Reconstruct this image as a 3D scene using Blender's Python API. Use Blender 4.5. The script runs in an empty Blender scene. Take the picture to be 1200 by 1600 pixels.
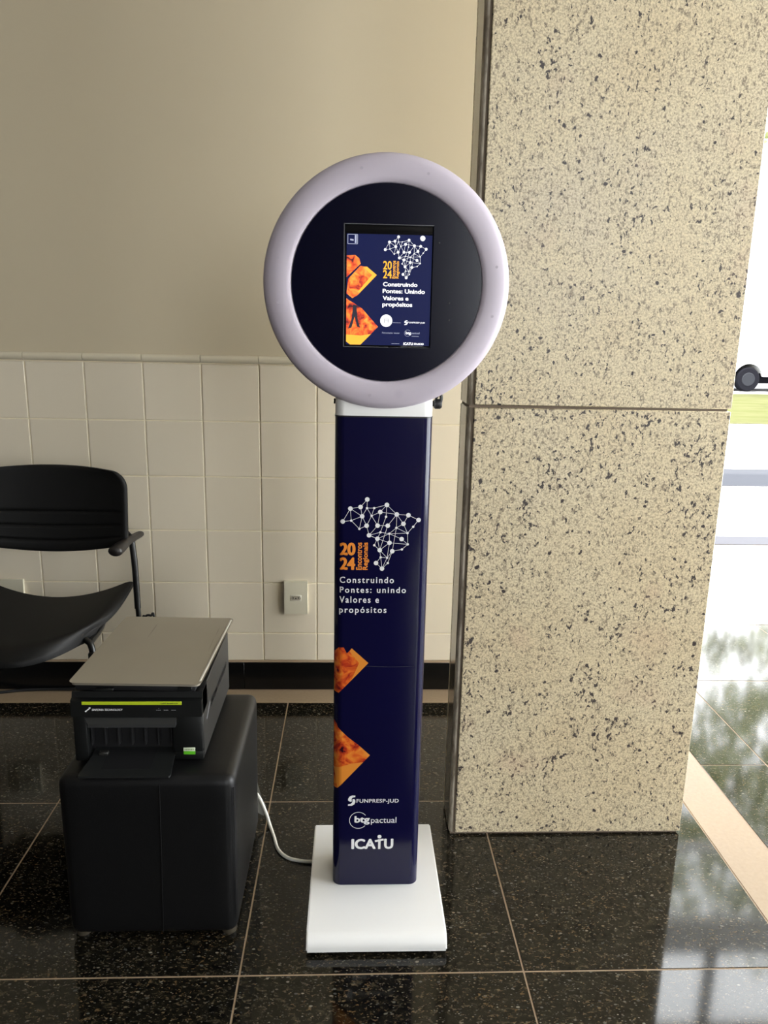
import bpy, bmesh, math, random
from mathutils import Vector, Matrix
random.seed(7)
S = bpy.context.scene
C = S.collection

# ------------------------------------------------------------------ camera
cam_d = bpy.data.cameras.new('camera')
cam = bpy.data.objects.new('camera', cam_d)
C.objects.link(cam)
S.camera = cam
cam_d.sensor_width = 36.0
cam_d.sensor_fit = 'AUTO'
cam_d.lens = 1185.0 / 1600.0 * 36.0
cam_d.clip_start = 0.05
cam_d.clip_end = 300
rt = Vector((0.99905684, -0.0385951, 0.0198961))
dn = Vector((0.01061044, -0.22732471, -0.97376121))
fw = Vector((0.04210529, 0.9730539, -0.22670079))
cam.matrix_world = Matrix(((rt.x, -dn.x, -fw.x, 0.0), (rt.y, -dn.y, -fw.y, 0.0),
                           (rt.z, -dn.z, -fw.z, 1.32), (0, 0, 0, 1)))

# ------------------------------------------------------------------ world, sun, window portals, exposure
W = bpy.data.worlds.new('daylight')
S.world = W
W.use_nodes = True
bg = W.node_tree.nodes['Background']
bg.inputs[0].default_value = (0.945, 0.965, 1.0, 1)
bg.inputs[1].default_value = 8.0

sun_d = bpy.data.lights.new('sun', 'SUN')
sun_d.energy = 5.0
sun_d.angle = 0.02
sun_d.color = (1.0, 0.95, 0.86)
sun = bpy.data.objects.new('sun', sun_d)
C.objects.link(sun)
sun.rotation_euler = (math.radians(24), math.radians(-8), 0)

ROOM_X0, ROOM_X1, ROOM_Y0, ROOM_Y1, ROOM_H = -4.2, 3.85, -4.5, 4.95, 4.6


def portal(name, loc, rot, sx, sy):
    d = bpy.data.lights.new(name, 'AREA')
    d.shape = 'RECTANGLE'
    d.size, d.size_y = sx, sy
    d.cycles.is_portal = True
    o = bpy.data.objects.new(name, d)
    C.objects.link(o)
    o.location = loc
    o.rotation_euler = rot


portal('portal_facade', (2.4, 5.05, 2.25), (math.radians(-90), 0, 0), 2.9, 4.5)
portal('portal_side', (3.97, 1.9, 1.6), (0, math.radians(90), 0), 3.1, 6.0)
portal('portal_rear', (2.1, -4.6, 2.25), (math.radians(90), 0, 0), 1.6, 2.7)

S.view_settings.view_transform = 'Standard'
S.view_settings.look = 'None'
S.view_settings.gamma = 1.0
S.view_settings.use_curve_mapping = False
S.view_settings.exposure = 0.86


# ------------------------------------------------------------------ materials
def mat(name, col, rough=0.5, metal=0.0, spec=0.5, coat=0.0, emit=None, es=0.0, trans=0.0):
    m = bpy.data.materials.new(name)
    m.use_nodes = True
    b = m.node_tree.nodes['Principled BSDF']
    b.inputs['Base Color'].default_value = (*col, 1)
    b.inputs['Roughness'].default_value = rough
    b.inputs['Metallic'].default_value = metal
    b.inputs['Specular IOR Level'].default_value = spec
    b.inputs['Coat Weight'].default_value = coat
    b.inputs['Coat Roughness'].default_value = 0.04
    b.inputs['Transmission Weight'].default_value = trans
    if emit:
        b.inputs['Emission Color'].default_value = (*emit, 1)
        b.inputs['Emission Strength'].default_value = es
    return m


class G:
    """small node-graph helper"""
    def __init__(s, m):
        s.t = m.node_tree
        s.b = s.t.nodes['Principled BSDF']

    def n(s, typ, **kw):
        x = s.t.nodes.new(typ)
        for k, v in kw.items():
            setattr(x, k, v)
        return x

    def l(s, a, b):
        s.t.links.new(a, b)

    def pos(s, scale=(1, 1, 1), rnd=0.0, rot=(0, 0, 0)):
        g = s.n('ShaderNodeNewGeometry')
        out = g.outputs['Position']
        if rnd:
            oi = s.n('ShaderNodeObjectInfo')
            mu = s.n('ShaderNodeVectorMath', operation='SCALE')
            cb = s.n('ShaderNodeCombineXYZ')
            for i in range(3):
                s.l(oi.outputs['Random'], cb.inputs[i])
            s.l(cb.outputs[0], mu.inputs[0])
            mu.inputs['Scale'].default_value = rnd
            ad = s.n('ShaderNodeVectorMath', operation='ADD')
            s.l(out, ad.inputs[0])
            s.l(mu.outputs[0], ad.inputs[1])
            out = ad.outputs[0]
        mp = s.n('ShaderNodeMapping')
        mp.inputs['Scale'].default_value = scale
        mp.inputs['Rotation'].default_value = rot
        s.l(out, mp.inputs['Vector'])
        return mp.outputs[0]

    def noise(s, vec, scale, detail=2.0, rough=0.5, dist=0.0):
        x = s.n('ShaderNodeTexNoise')
        x.inputs['Scale'].default_value = scale
        x.inputs['Detail'].default_value = detail
        x.inputs['Roughness'].default_value = rough
        x.inputs['Distortion'].default_value = dist
        s.l(vec, x.inputs['Vector'])
        return x.outputs['Fac']

    def vor(s, vec, scale, out='Distance', feature='F1', rnd=1.0):
        x = s.n('ShaderNodeTexVoronoi', feature=feature)
        x.inputs['Scale'].default_value = scale
        x.inputs['Randomness'].default_value = rnd
        s.l(vec, x.inputs['Vector'])
        return x.outputs[out]

    def ramp(s, fac, stops, interp='LINEAR'):
        r = s.n('ShaderNodeValToRGB')
        r.color_ramp.interpolation = interp
        e = r.color_ramp.elements
        while len(e) < len(stops):
            e.new(0.5)
        for el, (p, c) in zip(e, stops):
            el.position = p
            if not isinstance(c, tuple):
                c = (c, c, c)
            el.color = (*c, 1)
        s.l(fac, r.inputs[0])
        return r.outputs[0]

    def mix(s, fac, a, b, mode='MIX'):
        x = s.n('ShaderNodeMix', data_type='RGBA', blend_type=mode)
        for inp, v in ((x.inputs[0], fac), (x.inputs[6], a), (x.inputs[7], b)):
            if hasattr(v, 'links') or hasattr(v, 'is_linked'):
                s.l(v, inp)
            elif isinstance(v, tuple):
                inp.default_value = (*v, 1)
            else:
                inp.default_value = v
        return x.outputs[2]

    def math(s, op, a, b=None):
        x = s.n('ShaderNodeMath', operation=op)
        for i, v in enumerate((a, b)):
            if v is None:
                continue
            if isinstance(v, (int, float)):
                x.inputs[i].default_value = v
            else:
                s.l(v, x.inputs[i])
        return x.outputs[0]

    def col(s, c):
        s.l(c, s.b.inputs['Base Color'])

    def bump(s, h, strength=0.1, dist=0.002):
        x = s.n('ShaderNodeBump')
        x.inputs['Strength'].default_value = strength
        x.inputs['Distance'].default_value = dist
        s.l(h, x.inputs['Height'])
        s.l(x.outputs[0], s.b.inputs['Normal'])


def dark_granite(name, base, rough):
    m = mat(name, base, rough)
    g = G(m)
    p = g.pos(rnd=9.0)
    p2 = g.pos(scale=(1.0, 1.7, 1.0), rnd=9.0, rot=(0, 0, 0.6))
    cloud = g.noise(p, 9, 3, 0.6)
    mott = g.noise(p2, 60, 3, 0.65, 0.6)
    fleck = g.noise(p2, 95, 3, 0.65, 0.4)
    c = g.ramp(mott, [(0.40, base), (0.56, (0.011, 0.0095, 0.006)), (0.72, (0.045, 0.036, 0.021))])
    f = g.ramp(fleck, [(0.585, 0.0), (0.66, 0.85)])
    tint = g.ramp(cloud, [(0.35, (0.06, 0.058, 0.050)), (0.65, (0.12, 0.075, 0.032))])
    c = g.mix(f, c, tint)
    # angular crystals
    for sc, thr, amt in ((170, 0.82, 0.75), (90, 0.92, 0.8)):
        vx = g.n('ShaderNodeTexVoronoi', feature='F1')
        vx.inputs['Scale'].default_value = sc
        g.l(p2, vx.inputs['Vector'])
        sep = g.n('ShaderNodeSeparateColor')
        g.l(vx.outputs['Color'], sep.inputs[0])
        sel = g.ramp(sep.outputs[0], [(thr, 0.0), (thr + 0.02, amt)])
        dist = g.ramp(vx.outputs['Distance'], [(0.25, 1.0), (0.42, 0.0)])
        cc = g.ramp(sep.outputs[1], [(0.0, (0.05, 0.05, 0.048)), (0.45, (0.13, 0.125, 0.105)), (0.75, (0.15, 0.10, 0.045)), (1.0, (0.24, 0.225, 0.18))])
        c = g.mix(g.math('MULTIPLY', sel, dist), c, cc)
    g.col(c)
    return m


M = {}
M['granite_floor'] = dark_granite('dark granite', (0.002, 0.002, 0.0016), 0.07)
M['granite_floor'].node_tree.nodes['Principled BSDF'].inputs['Specular IOR Level'].default_value = 0.45
M['granite_base'] = mat('black granite skirting', (0.004, 0.004, 0.004), 0.25, spec=0.35)
M['floor_grout'] = mat('tan floor grout', (0.33, 0.235, 0.15), 0.7)
M['wall_grout'] = mat('cream wall grout', (0.88, 0.80, 0.60), 0.8)

m = M['beige_stone'] = mat('beige stone strip', (0.5, 0.38, 0.25), 0.45, spec=0.2)
g = G(m)
p = g.pos()
g.col(g.mix(g.noise(p, 90, 4, 0.7), (0.245, 0.175, 0.108), (0.36, 0.27, 0.178)))

m = M['paint'] = mat('cream wall paint', (0.62, 0.525, 0.385), 0.55, spec=0.3)
g = G(m)
p = g.pos()
g.col(g.mix(g.noise(p, 1.3, 3, 0.6), (0.56, 0.485, 0.345), (0.59, 0.515, 0.37)))
g.bump(g.noise(p, 260, 2), 0.08, 0.001)

m = M['tile'] = mat('glazed beige wall tile', (0.56, 0.52, 0.43), 0.2)
g = G(m)
oi = g.n('ShaderNodeObjectInfo')
g.col(g.ramp(oi.outputs['Random'], [(0.0, (0.73, 0.655, 0.515)), (1.0, (0.77, 0.69, 0.545))]))
M['trim'] = mat('cream ceramic bead', (0.66, 0.60, 0.46), 0.22)
M['ceiling'] = mat('grey ceiling paint', (0.36, 0.34, 0.30), 0.8)
M['dark_wall'] = mat('wall darkened to cut bounce', (0.05, 0.042, 0.035), 0.6)  # unseen walls coloured dark to cut bounce light and reflections
M['alu'] = mat('white aluminium', (0.75, 0.76, 0.76), 0.35)
M['alu_grey'] = mat('grey aluminium', (0.16, 0.17, 0.17), 0.35)
M['brown_joint'] = mat('brown joint mortar', (0.16, 0.12, 0.085), 0.8)


def pale_granite(name, rough, streak):
    m = mat(name, (0.6, 0.52, 0.4), rough)
    g = G(m)
    p = g.pos(rnd=5.0)
    pr = g.pos(scale=(1.0, 1.0, 0.72), rnd=5.0, rot=(0, 0.6 if streak else 0.2, 0))
    big = g.noise(p, 2.2, 3, 0.6)
    fine = g.noise(p, 210, 3, 0.7)
    base = g.ramp(big, [(0.3, (0.70, 0.575, 0.36)), (0.55, (0.73, 0.63, 0.42)), (0.75, (0.66, 0.58, 0.43))])
    base = g.mix(g.ramp(fine, [(0.36, 0.9), (0.58, 0.0)]), base, (0.36, 0.285, 0.19))
    # mid grey-brown grains
    mid = g.noise(pr, 150, 3, 0.65, 0.3)
    base = g.mix(g.ramp(mid, [(0.545, 0.0), (0.64, 0.85)]), base, (0.19, 0.145, 0.10))
    # dark grains, clustered
    clus = g.noise(p, 9, 2, 0.5)
    dk = g.noise(pr, 98, 3, 0.6, 0.4)
    dk = g.math('ADD', dk, g.math('MULTIPLY', g.math('SUBTRACT', clus, 0.5), 0.28))
    base = g.mix(g.ramp(dk, [(0.615, 0.0), (0.655, 1.0)]), base, (0.045, 0.034, 0.032))
    # scattered garnet-dark spots
    vp = g.n('ShaderNodeTexVoronoi', feature='F1')
    vp.inputs['Scale'].default_value = 26
    wn = g.n('ShaderNodeVectorMath', operation='ADD')
    nz = g.n('ShaderNodeTexNoise')
    nz.inputs['Scale'].default_value = 60
    g.l(p, nz.inputs['Vector'])
    sc = g.n('ShaderNodeVectorMath', operation='SCALE')
    sc.inputs['Scale'].default_value = 0.016
    g.l(nz.outputs['Color'], sc.inputs[0])
    g.l(p, wn.inputs[0])
    g.l(sc.outputs[0], wn.inputs[1])
    g.l(wn.outputs[0], vp.inputs['Vector'])
    sel = g.ramp(vp.outputs['Color'], [(0.48, 0.0), (0.50, 1.0)])
    spot = g.ramp(vp.outputs['Distance'], [(0.10, 1.0), (0.14, 0.0)])
    base = g.mix(g.math('MULTIPLY', sel, spot), base, (0.035, 0.024, 0.024))
    # pinkish stain
    st = g.noise(p, 5.5, 2, 0.5)
    base = g.mix(g.ramp(st, [(0.62, 0.0), (0.78, 0.35)]), base, (0.55, 0.36, 0.26))
    g.col(base)
    return m


M['pale_granite'] = pale_granite('pale speckled granite', 0.42, False)
M['pale_granite_low'] = pale_granite('pale speckled granite streaked', 0.42, True)
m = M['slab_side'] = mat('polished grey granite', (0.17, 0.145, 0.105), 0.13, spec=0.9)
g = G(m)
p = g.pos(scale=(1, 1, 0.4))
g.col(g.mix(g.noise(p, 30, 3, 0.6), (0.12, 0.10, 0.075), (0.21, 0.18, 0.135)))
m = M['slab_edge'] = mat('sawn granite edge', (0.45, 0.40, 0.32), 0.7)
g = G(m)
p = g.pos(scale=(1, 1, 0.3))
g.col(g.mix(g.ramp(g.noise(p, 24, 4, 0.7), [(0.40, 0.0), (0.62, 1.0)]), (0.20, 0.165, 0.12), (0.60, 0.54, 0.43)))

# kiosk
M['white_steel'] = mat('white powder-coated steel', (0.89, 0.885, 0.87), 0.35)
M['navy'] = mat('glossy navy vinyl', (0.004, 0.0036, 0.030), 0.14, spec=0.38)
M['navy_disc'] = mat('satin navy vinyl', (0.0015, 0.0014, 0.010), 0.2, spec=0.22)
m = M['ring'] = mat('lavender-white acrylic', (0.60, 0.54, 0.61), 0.5, spec=0.35)
g = G(m)
p = g.pos()
v = g.vor(p, 14)
g.col(g.mix(g.ramp(v, [(0.05, 0.5), (0.16, 0.0)]), (0.53, 0.475, 0.545), (0.45, 0.40, 0.48)))
M['led_spot'] = mat('faint lamp spot in acrylic', (0.44, 0.39, 0.46), 0.35)
M['black'] = mat('matte black plastic', (0.010, 0.010, 0.011), 0.45)
M['black_gloss'] = mat('gloss black glass', (0.006, 0.006, 0.007), 0.06)
M['ink_white'] = mat('white print', (0.85, 0.85, 0.86), 0.4)
M['ink_grey'] = mat('grey print', (0.35, 0.35, 0.38), 0.4)
M['ink_orange'] = mat('orange print', (0.83, 0.27, 0.030), 0.4)


def photo_print(name, es=0.0):
    m = mat(name, (0.7, 0.2, 0.02), 0.2)
    g = G(m)
    p = g.pos(scale=(1, 1, 1))
    n1 = g.noise(p, 34 if not es else 60, 3, 0.55, 0.9)
    c = g.ramp(n1, [(0.30, (0.03, 0.006, 0.012)), (0.42, (0.45, 0.035, 0.012)), (0.53, (0.72, 0.13, 0.020)),
                    (0.64, (0.80, 0.25, 0.030)), (0.78, (0.80, 0.33, 0.08))])
    g.col(c)
    if es:
        g.l(c, g.b.inputs['Emission Color'])
        g.b.inputs['Emission Strength'].default_value = es
        g.b.inputs['Base Color'].links and g.t.links.remove(g.b.inputs['Base Color'].links[0])
        g.b.inputs['Base Color'].default_value = (0.02, 0.02, 0.02, 1)
    return m


M['photo_print'] = photo_print('orange photo print')
M['photo_screen'] = photo_print('orange photo on screen', 1.0)
M['photo_flat'] = mat('plain orange print', (0.74, 0.25, 0.03), 0.3)


def screen_mat(name, col, s=1.0):
    return mat(name, (0.01, 0.01, 0.01), 0.12, emit=col, es=s)


M['scr_bg'] = screen_mat('lit navy screen', (0.003, 0.0055, 0.038), 1.0)
M['scr_white'] = screen_mat('lit white', (0.9, 0.9, 0.92), 1.0)
M['scr_dim'] = screen_mat('lit grey', (0.30, 0.32, 0.42), 1.0)
M['scr_orange'] = screen_mat('lit orange', (0.85, 0.38, 0.03), 1.0)
M['scr_gold'] = screen_mat('lit amber', (0.80, 0.36, 0.04), 1.0)
M['scr_dark'] = screen_mat('lit dark', (0.02, 0.02, 0.03), 1.0)

# other things
m = M['leather'] = mat('black leatherette', (0.004, 0.004, 0.0045), 0.42, spec=0.4)
g = G(m)
p = g.pos()
g.bump(g.noise(p, 420, 2, 0.6), 0.25, 0.001)
M['printer_black'] = mat('printer black plastic', (0.006, 0.0065, 0.0065), 0.4, spec=0.4)
M['printer_side'] = mat('printer grey-black side', (0.020, 0.019, 0.017), 0.5)
M['lime'] = mat('lime green strip', (0.50, 0.62, 0.02), 0.4)
M['sticker_white'] = mat('sticker white', (0.75, 0.82, 0.62), 0.4)
M['sticker_green'] = mat('sticker green', (0.12, 0.52, 0.02), 0.4)
m = M['silver'] = mat('silver aluminium lid', (0.30, 0.28, 0.235), 0.42, metal=0.35)
g = G(m)
p = g.pos(scale=(1, 1, 1))
pv = g.pos(scale=(40, 2.0, 1), rot=(0, 0, 0.7))
g.col(g.mix(g.ramp(g.noise(pv, 2.0, 2), [(0.70, 0.0), (0.76, 0.5)]),
            g.mix(g.noise(p, 6, 3), (0.33, 0.295, 0.235), (0.37, 0.335, 0.265)), (0.15, 0.135, 0.11)))
M['edge_highlight'] = mat('aluminium edge with painted highlight', (0.62, 0.60, 0.54), 0.35, metal=0.3)  # paler than the lid, painting the light caught by its right edge
M['chair_plastic'] = mat('black chair plastic', (0.005, 0.005, 0.005), 0.55, spec=0.3)
M['chair_steel'] = mat('black painted steel', (0.006, 0.006, 0.006), 0.35)
M['arm'] = mat('dark arm pad', (0.018, 0.015, 0.014), 0.4)
M['plate'] = mat('ivory switch plate', (0.68, 0.64, 0.50), 0.35)
M['plate_in'] = mat('white socket insert', (0.76, 0.72, 0.60), 0.35)
M['cable_white'] = mat('white cable', (0.80, 0.78, 0.70), 0.4)
M['foot_metal'] = mat('clear nylon glide', (0.06, 0.05, 0.035), 0.3)
m = M['film'] = mat('clear plastic film', (0.7, 0.7, 0.66), 0.15)
m.node_tree.nodes['Principled BSDF'].inputs['Alpha'].default_value = 0.35


def glass_mat():
    m = bpy.data.materials.new('clear window glass')
    m.use_nodes = True
    t = m.node_tree
    t.nodes.clear()
    o = t.nodes.new('ShaderNodeOutputMaterial')
    mx = t.nodes.new('ShaderNodeMixShader')
    tr = t.nodes.new('ShaderNodeBsdfTransparent')
    tr.inputs[0].default_value = (0.965, 0.97, 0.96, 1)
    gl = t.nodes.new('ShaderNodeBsdfGlossy')
    gl.inputs['Roughness'].default_value = 0.02
    mx.inputs[0].default_value = 0.06
    t.links.new(tr.outputs[0], mx.inputs[1])
    t.links.new(gl.outputs[0], mx.inputs[2])
    t.links.new(mx.outputs[0], o.inputs[0])
    return m


M['glass'] = glass_mat()
M['van_glass'] = mat('tinted vehicle glass', (0.03, 0.035, 0.04), 0.05)
M['van_white'] = mat('white vehicle paint', (0.85, 0.85, 0.84), 0.25, coat=0.5)
M['tyre'] = mat('tyre rubber', (0.006, 0.006, 0.008), 0.9, spec=0.05)
M['hub'] = mat('grey wheel', (0.014, 0.015, 0.018), 0.7, spec=0.1)
M['underbody'] = mat('dark underbody', (0.004, 0.004, 0.005), 0.9, spec=0.0)
M['pave'] = mat('pale concrete paving', (0.72, 0.71, 0.69), 0.9, spec=0.0)
M['pave_dark'] = mat('grey paving band', (0.048, 0.050, 0.056), 0.9, spec=0.0)
M['sill'] = mat('grey door sill', (0.10, 0.10, 0.11), 0.9, spec=0.0)
M['asphalt'] = mat('asphalt', (0.20, 0.20, 0.20), 0.9, spec=0.0)
m = M['grass'] = mat('dry lawn', (0.2, 0.25, 0.06), 0.9, spec=0.0)
g = G(m)
p = g.pos(scale=(0.5, 1.6, 1))
g.col(g.mix(g.noise(p, 1.4, 4, 0.7), (0.038, 0.047, 0.012), (0.085, 0.080, 0.045)))
m = M['leaf'] = mat('green leaves', (0.16, 0.24, 0.035), 0.5)
g = G(m)
p = g.pos()
g.col(g.mix(g.noise(p, 1.6, 3), (0.11, 0.15, 0.05), (0.30, 0.31, 0.13)))
M['bark'] = mat('bark', (0.10, 0.075, 0.05), 0.9)


# ------------------------------------------------------------------ geometry helpers
ORG = {}


def link(o, parent=None):
    C.objects.link(o)
    if parent is not None:
        o.parent = parent
        ORG[o.name] = ORG.get(parent.name, Vector((0, 0, 0)))
    return o


def tag(o, label=None, cat=None, group=None, kind=None):
    if label:
        o['label'] = label
    if cat:
        o['category'] = cat
    if group:
        o['group'] = group
    if kind:
        o['kind'] = kind
    return o


def empty(name, loc, label=None, cat=None, group=None, kind=None):
    o = bpy.data.objects.new(name, None)
    o.empty_display_size = 0.1
    C.objects.link(o)
    o.location = loc
    ORG[o.name] = Vector(loc)
    return tag(o, label, cat, group, kind)


def smooth_by_angle(me, ang=40):
    bm = bmesh.new()
    bm.from_mesh(me)
    for f in bm.faces:
        f.smooth = True
    for e in bm.edges:
        if len(e.link_faces) == 2:
            if e.calc_face_angle(0) > math.radians(ang):
                e.smooth = False
        else:
            e.smooth = True
    bm.to_mesh(me)
    bm.free()


def finish(name, bm, m, parent=None, origin=None, smooth=40):
    """bm is in world coordinates; becomes one object"""
    org = ORG.get(parent.name, Vector((0, 0, 0))) if parent is not None else Vector(origin or (0, 0, 0))
    bmesh.ops.translate(bm, verts=bm.verts, vec=-org)
    bmesh.ops.recalc_face_normals(bm, faces=bm.faces)
    me = bpy.data.meshes.new(name)
    bm.to_mesh(me)
    bm.free()
    if smooth:
        smooth_by_angle(me, smooth)
    me.materials.append(M[m] if isinstance(m, str) else m)
    o = bpy.data.objects.new(name, me)
    link(o, parent)
    if parent is None:
        o.location = org
        ORG[o.name] = org
    return o


def add_box(bm, x0, x1, y0, y1, z0, z1, r=0.0, seg=2, mtx=None):
    t = bmesh.new()
    bmesh.ops.create_cube(t, size=1.0)
    for v in t.verts:
        v.co = Vector(((x0 + x1) / 2 + v.co.x * (x1 - x0), (y0 + y1) / 2 + v.co.y * (y1 - y0),
                       (z0 + z1) / 2 + v.co.z * (z1 - z0)))
    if r > 0:
        bmesh.ops.bevel(t, geom=t.edges[:], offset=r, segments=seg, profile=0.5, affect='EDGES')
    if mtx is not None:
        bmesh.ops.transform(t, matrix=mtx, verts=t.verts)
    merge(bm, t)
    return bm


def merge(bm, t):
    me = bpy.data.meshes.new('tmp')
    t.to_mesh(me)
    t.free()
    bm.from_mesh(me)
    bpy.data.meshes.remove(me)


def box(name, m, parent, x0, x1, y0, y1, z0, z1, r=0.0, seg=2, mtx=None, origin=None):
    bm = bmesh.new()
    add_box(bm, x0, x1, y0, y1, z0, z1, r, seg, mtx)
    return finish(name, bm, m, parent, origin)


def add_tube(bm, pts, r, n=10, cap=True):
    pts = [Vector(p) for p in pts]
    rs = r if isinstance(r, (list, tuple)) else [r] * len(pts)
    rings = []
    up = None
    for i, p in enumerate(pts):
        d = (pts[min(i + 1, len(pts) - 1)] - pts[max(i - 1, 0)]).normalized()
        if up is None:
            up = Vector((0, 0, 1)) if abs(d.z) < 0.9 else Vector((1, 0, 0))
        a = d.cross(up).normalized()
        b = a.cross(d).normalized()
        up = b
        rings.append([bm.verts.new(p + (a * math.cos(2 * math.pi * k / n) + b * math.sin(2 * math.pi * k / n)) * rs[i])
                      for k in range(n)])
    for q, w in zip(rings, rings[1:]):
        for k in range(n):
            bm.faces.new((q[k], q[(k + 1) % n], w[(k + 1) % n], w[k]))
    if cap:
        bm.faces.new(rings[0])
        bm.faces.new(rings[-1])
    return bm


def spline(pts, n=8):
    """Catmull-Rom through points"""
    P = [Vector(p) for p in pts]
    P = [P[0] * 2 - P[1]] + P + [P[-1] * 2 - P[-2]]
    out = []
    for i in range(1, len(P) - 2):
        for k in range(n):
            t = k / n
            a, b, c, d = P[i - 1:i + 3]
            out.append(0.5 * ((2 * b) + (c - a) * t + (2 * a - 5 * b + 4 * c - d) * t * t + (3 * b - a - 3 * c + d) * t ** 3))
    out.append(P[-2])
    return out


def add_prism_y(bm, poly, y0, y1):
    """polygon in (x,z), extruded along y"""
    a = [bm.verts.new((x, y0, z)) for x, z in poly]
    b = [bm.verts.new((x, y1, z)) for x, z in poly]
    bm.faces.new(a)
    bm.faces.new(b[::-1])
    n = len(poly)
    for i in range(n):
        bm.faces.new((a[i], b[i], b[(i + 1) % n], a[(i + 1) % n]))
    return bm


def add_prism_x(bm, poly, x0, x1):
    """polygon in (y,z), extruded along x"""
    a = [bm.verts.new((x0, y, z)) for y, z in poly]
    b = [bm.verts.new((x1, y, z)) for y, z in poly]
    bm.faces.new(a)
    bm.faces.new(b[::-1])
    n = len(poly)
    for i in range(n):
        bm.faces.new((a[i], b[i], b[(i + 1) % n], a[(i + 1) % n]))
    return bm


def lathe_y(bm, prof, cx, cz, n=96):
    """closed profile of (radius, y) turned about the y axis through (cx, cz)"""
    rings = []
    for k in range(n):
        a = 2 * math.pi * k / n
        rings.append([bm.verts.new((cx + r * math.cos(a), y, cz + r * math.sin(a))) for r, y in prof])
    m_ = len(prof)
    for k in range(n):
        q, w = rings[k], rings[(k + 1) % n]
        for i in range(m_):
            j = (i + 1) % m_
            if prof[i][0] < 1e-6 and prof[j][0] < 1e-6:
                continue
            bm.faces.new((q[i], q[j], w[j], w[i]))
    bmesh.ops.remove_doubles(bm, verts=bm.verts, dist=1e-6)
    return bm


def rounded_rect(x0, x1, z0, z1, r, n=6):
    pts = []
    for cx, cz, a0 in ((x1 - r, z1 - r, 0), (x0 + r, z1 - r, 90), (x0 + r, z0 + r, 180), (x1 - r, z0 + r, 270)):
        for k in range(n + 1):
            a = math.radians(a0 + 90 * k / n)
            pts.append((cx + r * math.cos(a), cz + r * math.sin(a)))
    return pts


def instance(src, name, parent, loc, scale=(1, 1, 1), m=None):
    o = bpy.data.objects.new(name, src)
    link(o, parent)
    o.location = Vector(loc) - ORG.get(parent.name, Vector((0, 0, 0)))
    o.scale = scale
    return o


def unit_piece(name, sx, sy, sz, r, m, seg=1):
    """piece mesh centred on x,y with its top or face at origin extents"""
    bm = bmesh.new()
    add_box(bm, -sx / 2, sx / 2, -sy / 2, sy / 2, -sz / 2, sz / 2, r, seg)
    me = bpy.data.meshes.new(name)
    bm.to_mesh(me)
    bm.free()
    me.materials.append(M[m])
    return me


# ------------------------------------------------------------------ the room
WY = 2.672                      # face of the wall tiles
bm = bmesh.new()
add_box(bm, ROOM_X0 - 0.2, ROOM_X1 + 0.1, ROOM_Y0 - 0.2, 5.02, -0.15, -0.0012)
floor = finish('floor', bm, 'floor_grout', None, (0, 0, 0))
tag(floor, 'dark polished granite tile floor with tan joints', 'floor', kind='structure')

GAP = 0.0042
P_ = 0.605
tile_full = unit_piece('floor_tile', P_ - GAP, P_ - GAP, 0.02, 0.0006, 'granite_floor')


def floor_tile(x0, x1, y0, y1, name='floor_tile', m='granite_floor'):
    if abs(x1 - x0 - P_) < 0.004 and abs(y1 - y0 - P_) < 0.012 and m == 'granite_floor':
        return instance(tile_full, name, floor, ((x0 + x1) / 2, (y0 + y1) / 2, -0.01), (1, (y1 - y0 - GAP) / (P_ - GAP), 1))
    return box(name, m, floor, x0 + GAP / 2, x1 - GAP / 2, y0 + GAP / 2, y1 - GAP / 2, -0.02, 0.0, 0.0006, 1)


ylines = [2.565, 1.957, 1.345] + [1.345 - P_ * k for k in range(1, 9)]
xlines = [0.983 - P_ * k for k in range(0, 8)]
for yb, ya in zip(ylines, ylines[1:]):
    for xb, xa in zip(xlines, xlines[1:]):
        floor_tile(xa, xb, ya, yb)
# between the pillar and the strip, further back
for ya, yb in ((2.565, 3.17), (3.17, 3.775), (3.775, 4.38), (4.38, 4.8)):
    floor_tile(0.92, 0.983, ya, yb)
# beige strip along the wall and the one running past the pillar
xs = -4.2
while xs < 0.9:
    xe = min(xs + 0.85, 0.983)
    floor_tile(xs, xe, 2.565, WY + 0.003, 'stone_strip', 'beige_stone')
    xs = xe
ys = -3.6
while ys < 4.79:
    ye = min(ys + 1.2, 4.80)
    floor_tile(0.983, 1.124, ys, ye, 'stone_strip', 'beige_stone')
    ys = ye
yr = [2.141 + 0.608 * k for k in range(-9, 5)] + [4.80]
xr = [1.124, 1.340] + [1.340 + P_ * k for k in range(1, 5)]
for ya, yb in zip(yr, yr[1:]):
    for xa, xb in zip(xr, xr[1:]):
        floor_tile(xa, min(xb, 3.84), ya, yb)

# back wall: painted above, tiled below
bm = bmesh.new()
add_box(bm, ROOM_X0 - 0.2, 0.915, WY + 0.004, WY + 0.25, 0.0, ROOM_H)
wall_back = finish('wall_back', bm, 'wall_grout', None, (0, WY, 0))
tag(wall_back, 'cream back wall with beige glazed tiles below', 'wall', kind='structure')
box('painted_plaster', 'paint', wall_back, ROOM_X0, 0.915, WY - 0.001, WY + 0.01, 1.236, ROOM_H)
TP, TZ = 0.1985, 0.197
wt = unit_piece('wall_tile', TP - 0.0036, 0.012, TZ - 0.0036, 0.0022, 'tile', 2)
wt_low = unit_piece('wall_tile_cut', TP - 0.0036, 0.012, 0.109 - 0.0036, 0.0022, 'tile', 2)
for i in range(-18, 7):
    xc = -0.127 + TP * (i + 0.5) - 0.0005 * 0
    if xc + TP / 2 > 0.93 or xc - TP / 2 < ROOM_X0:
        continue
    for k in range(5):
        instance(wt, 'wall_tile', wall_back, (xc, WY + 0.006, 1.213 - TZ * (k + 0.5)))
    instance(wt_low, 'wall_tile', wall_back, (xc, WY + 0.006, 0.2275 - 0.0545))
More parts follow.
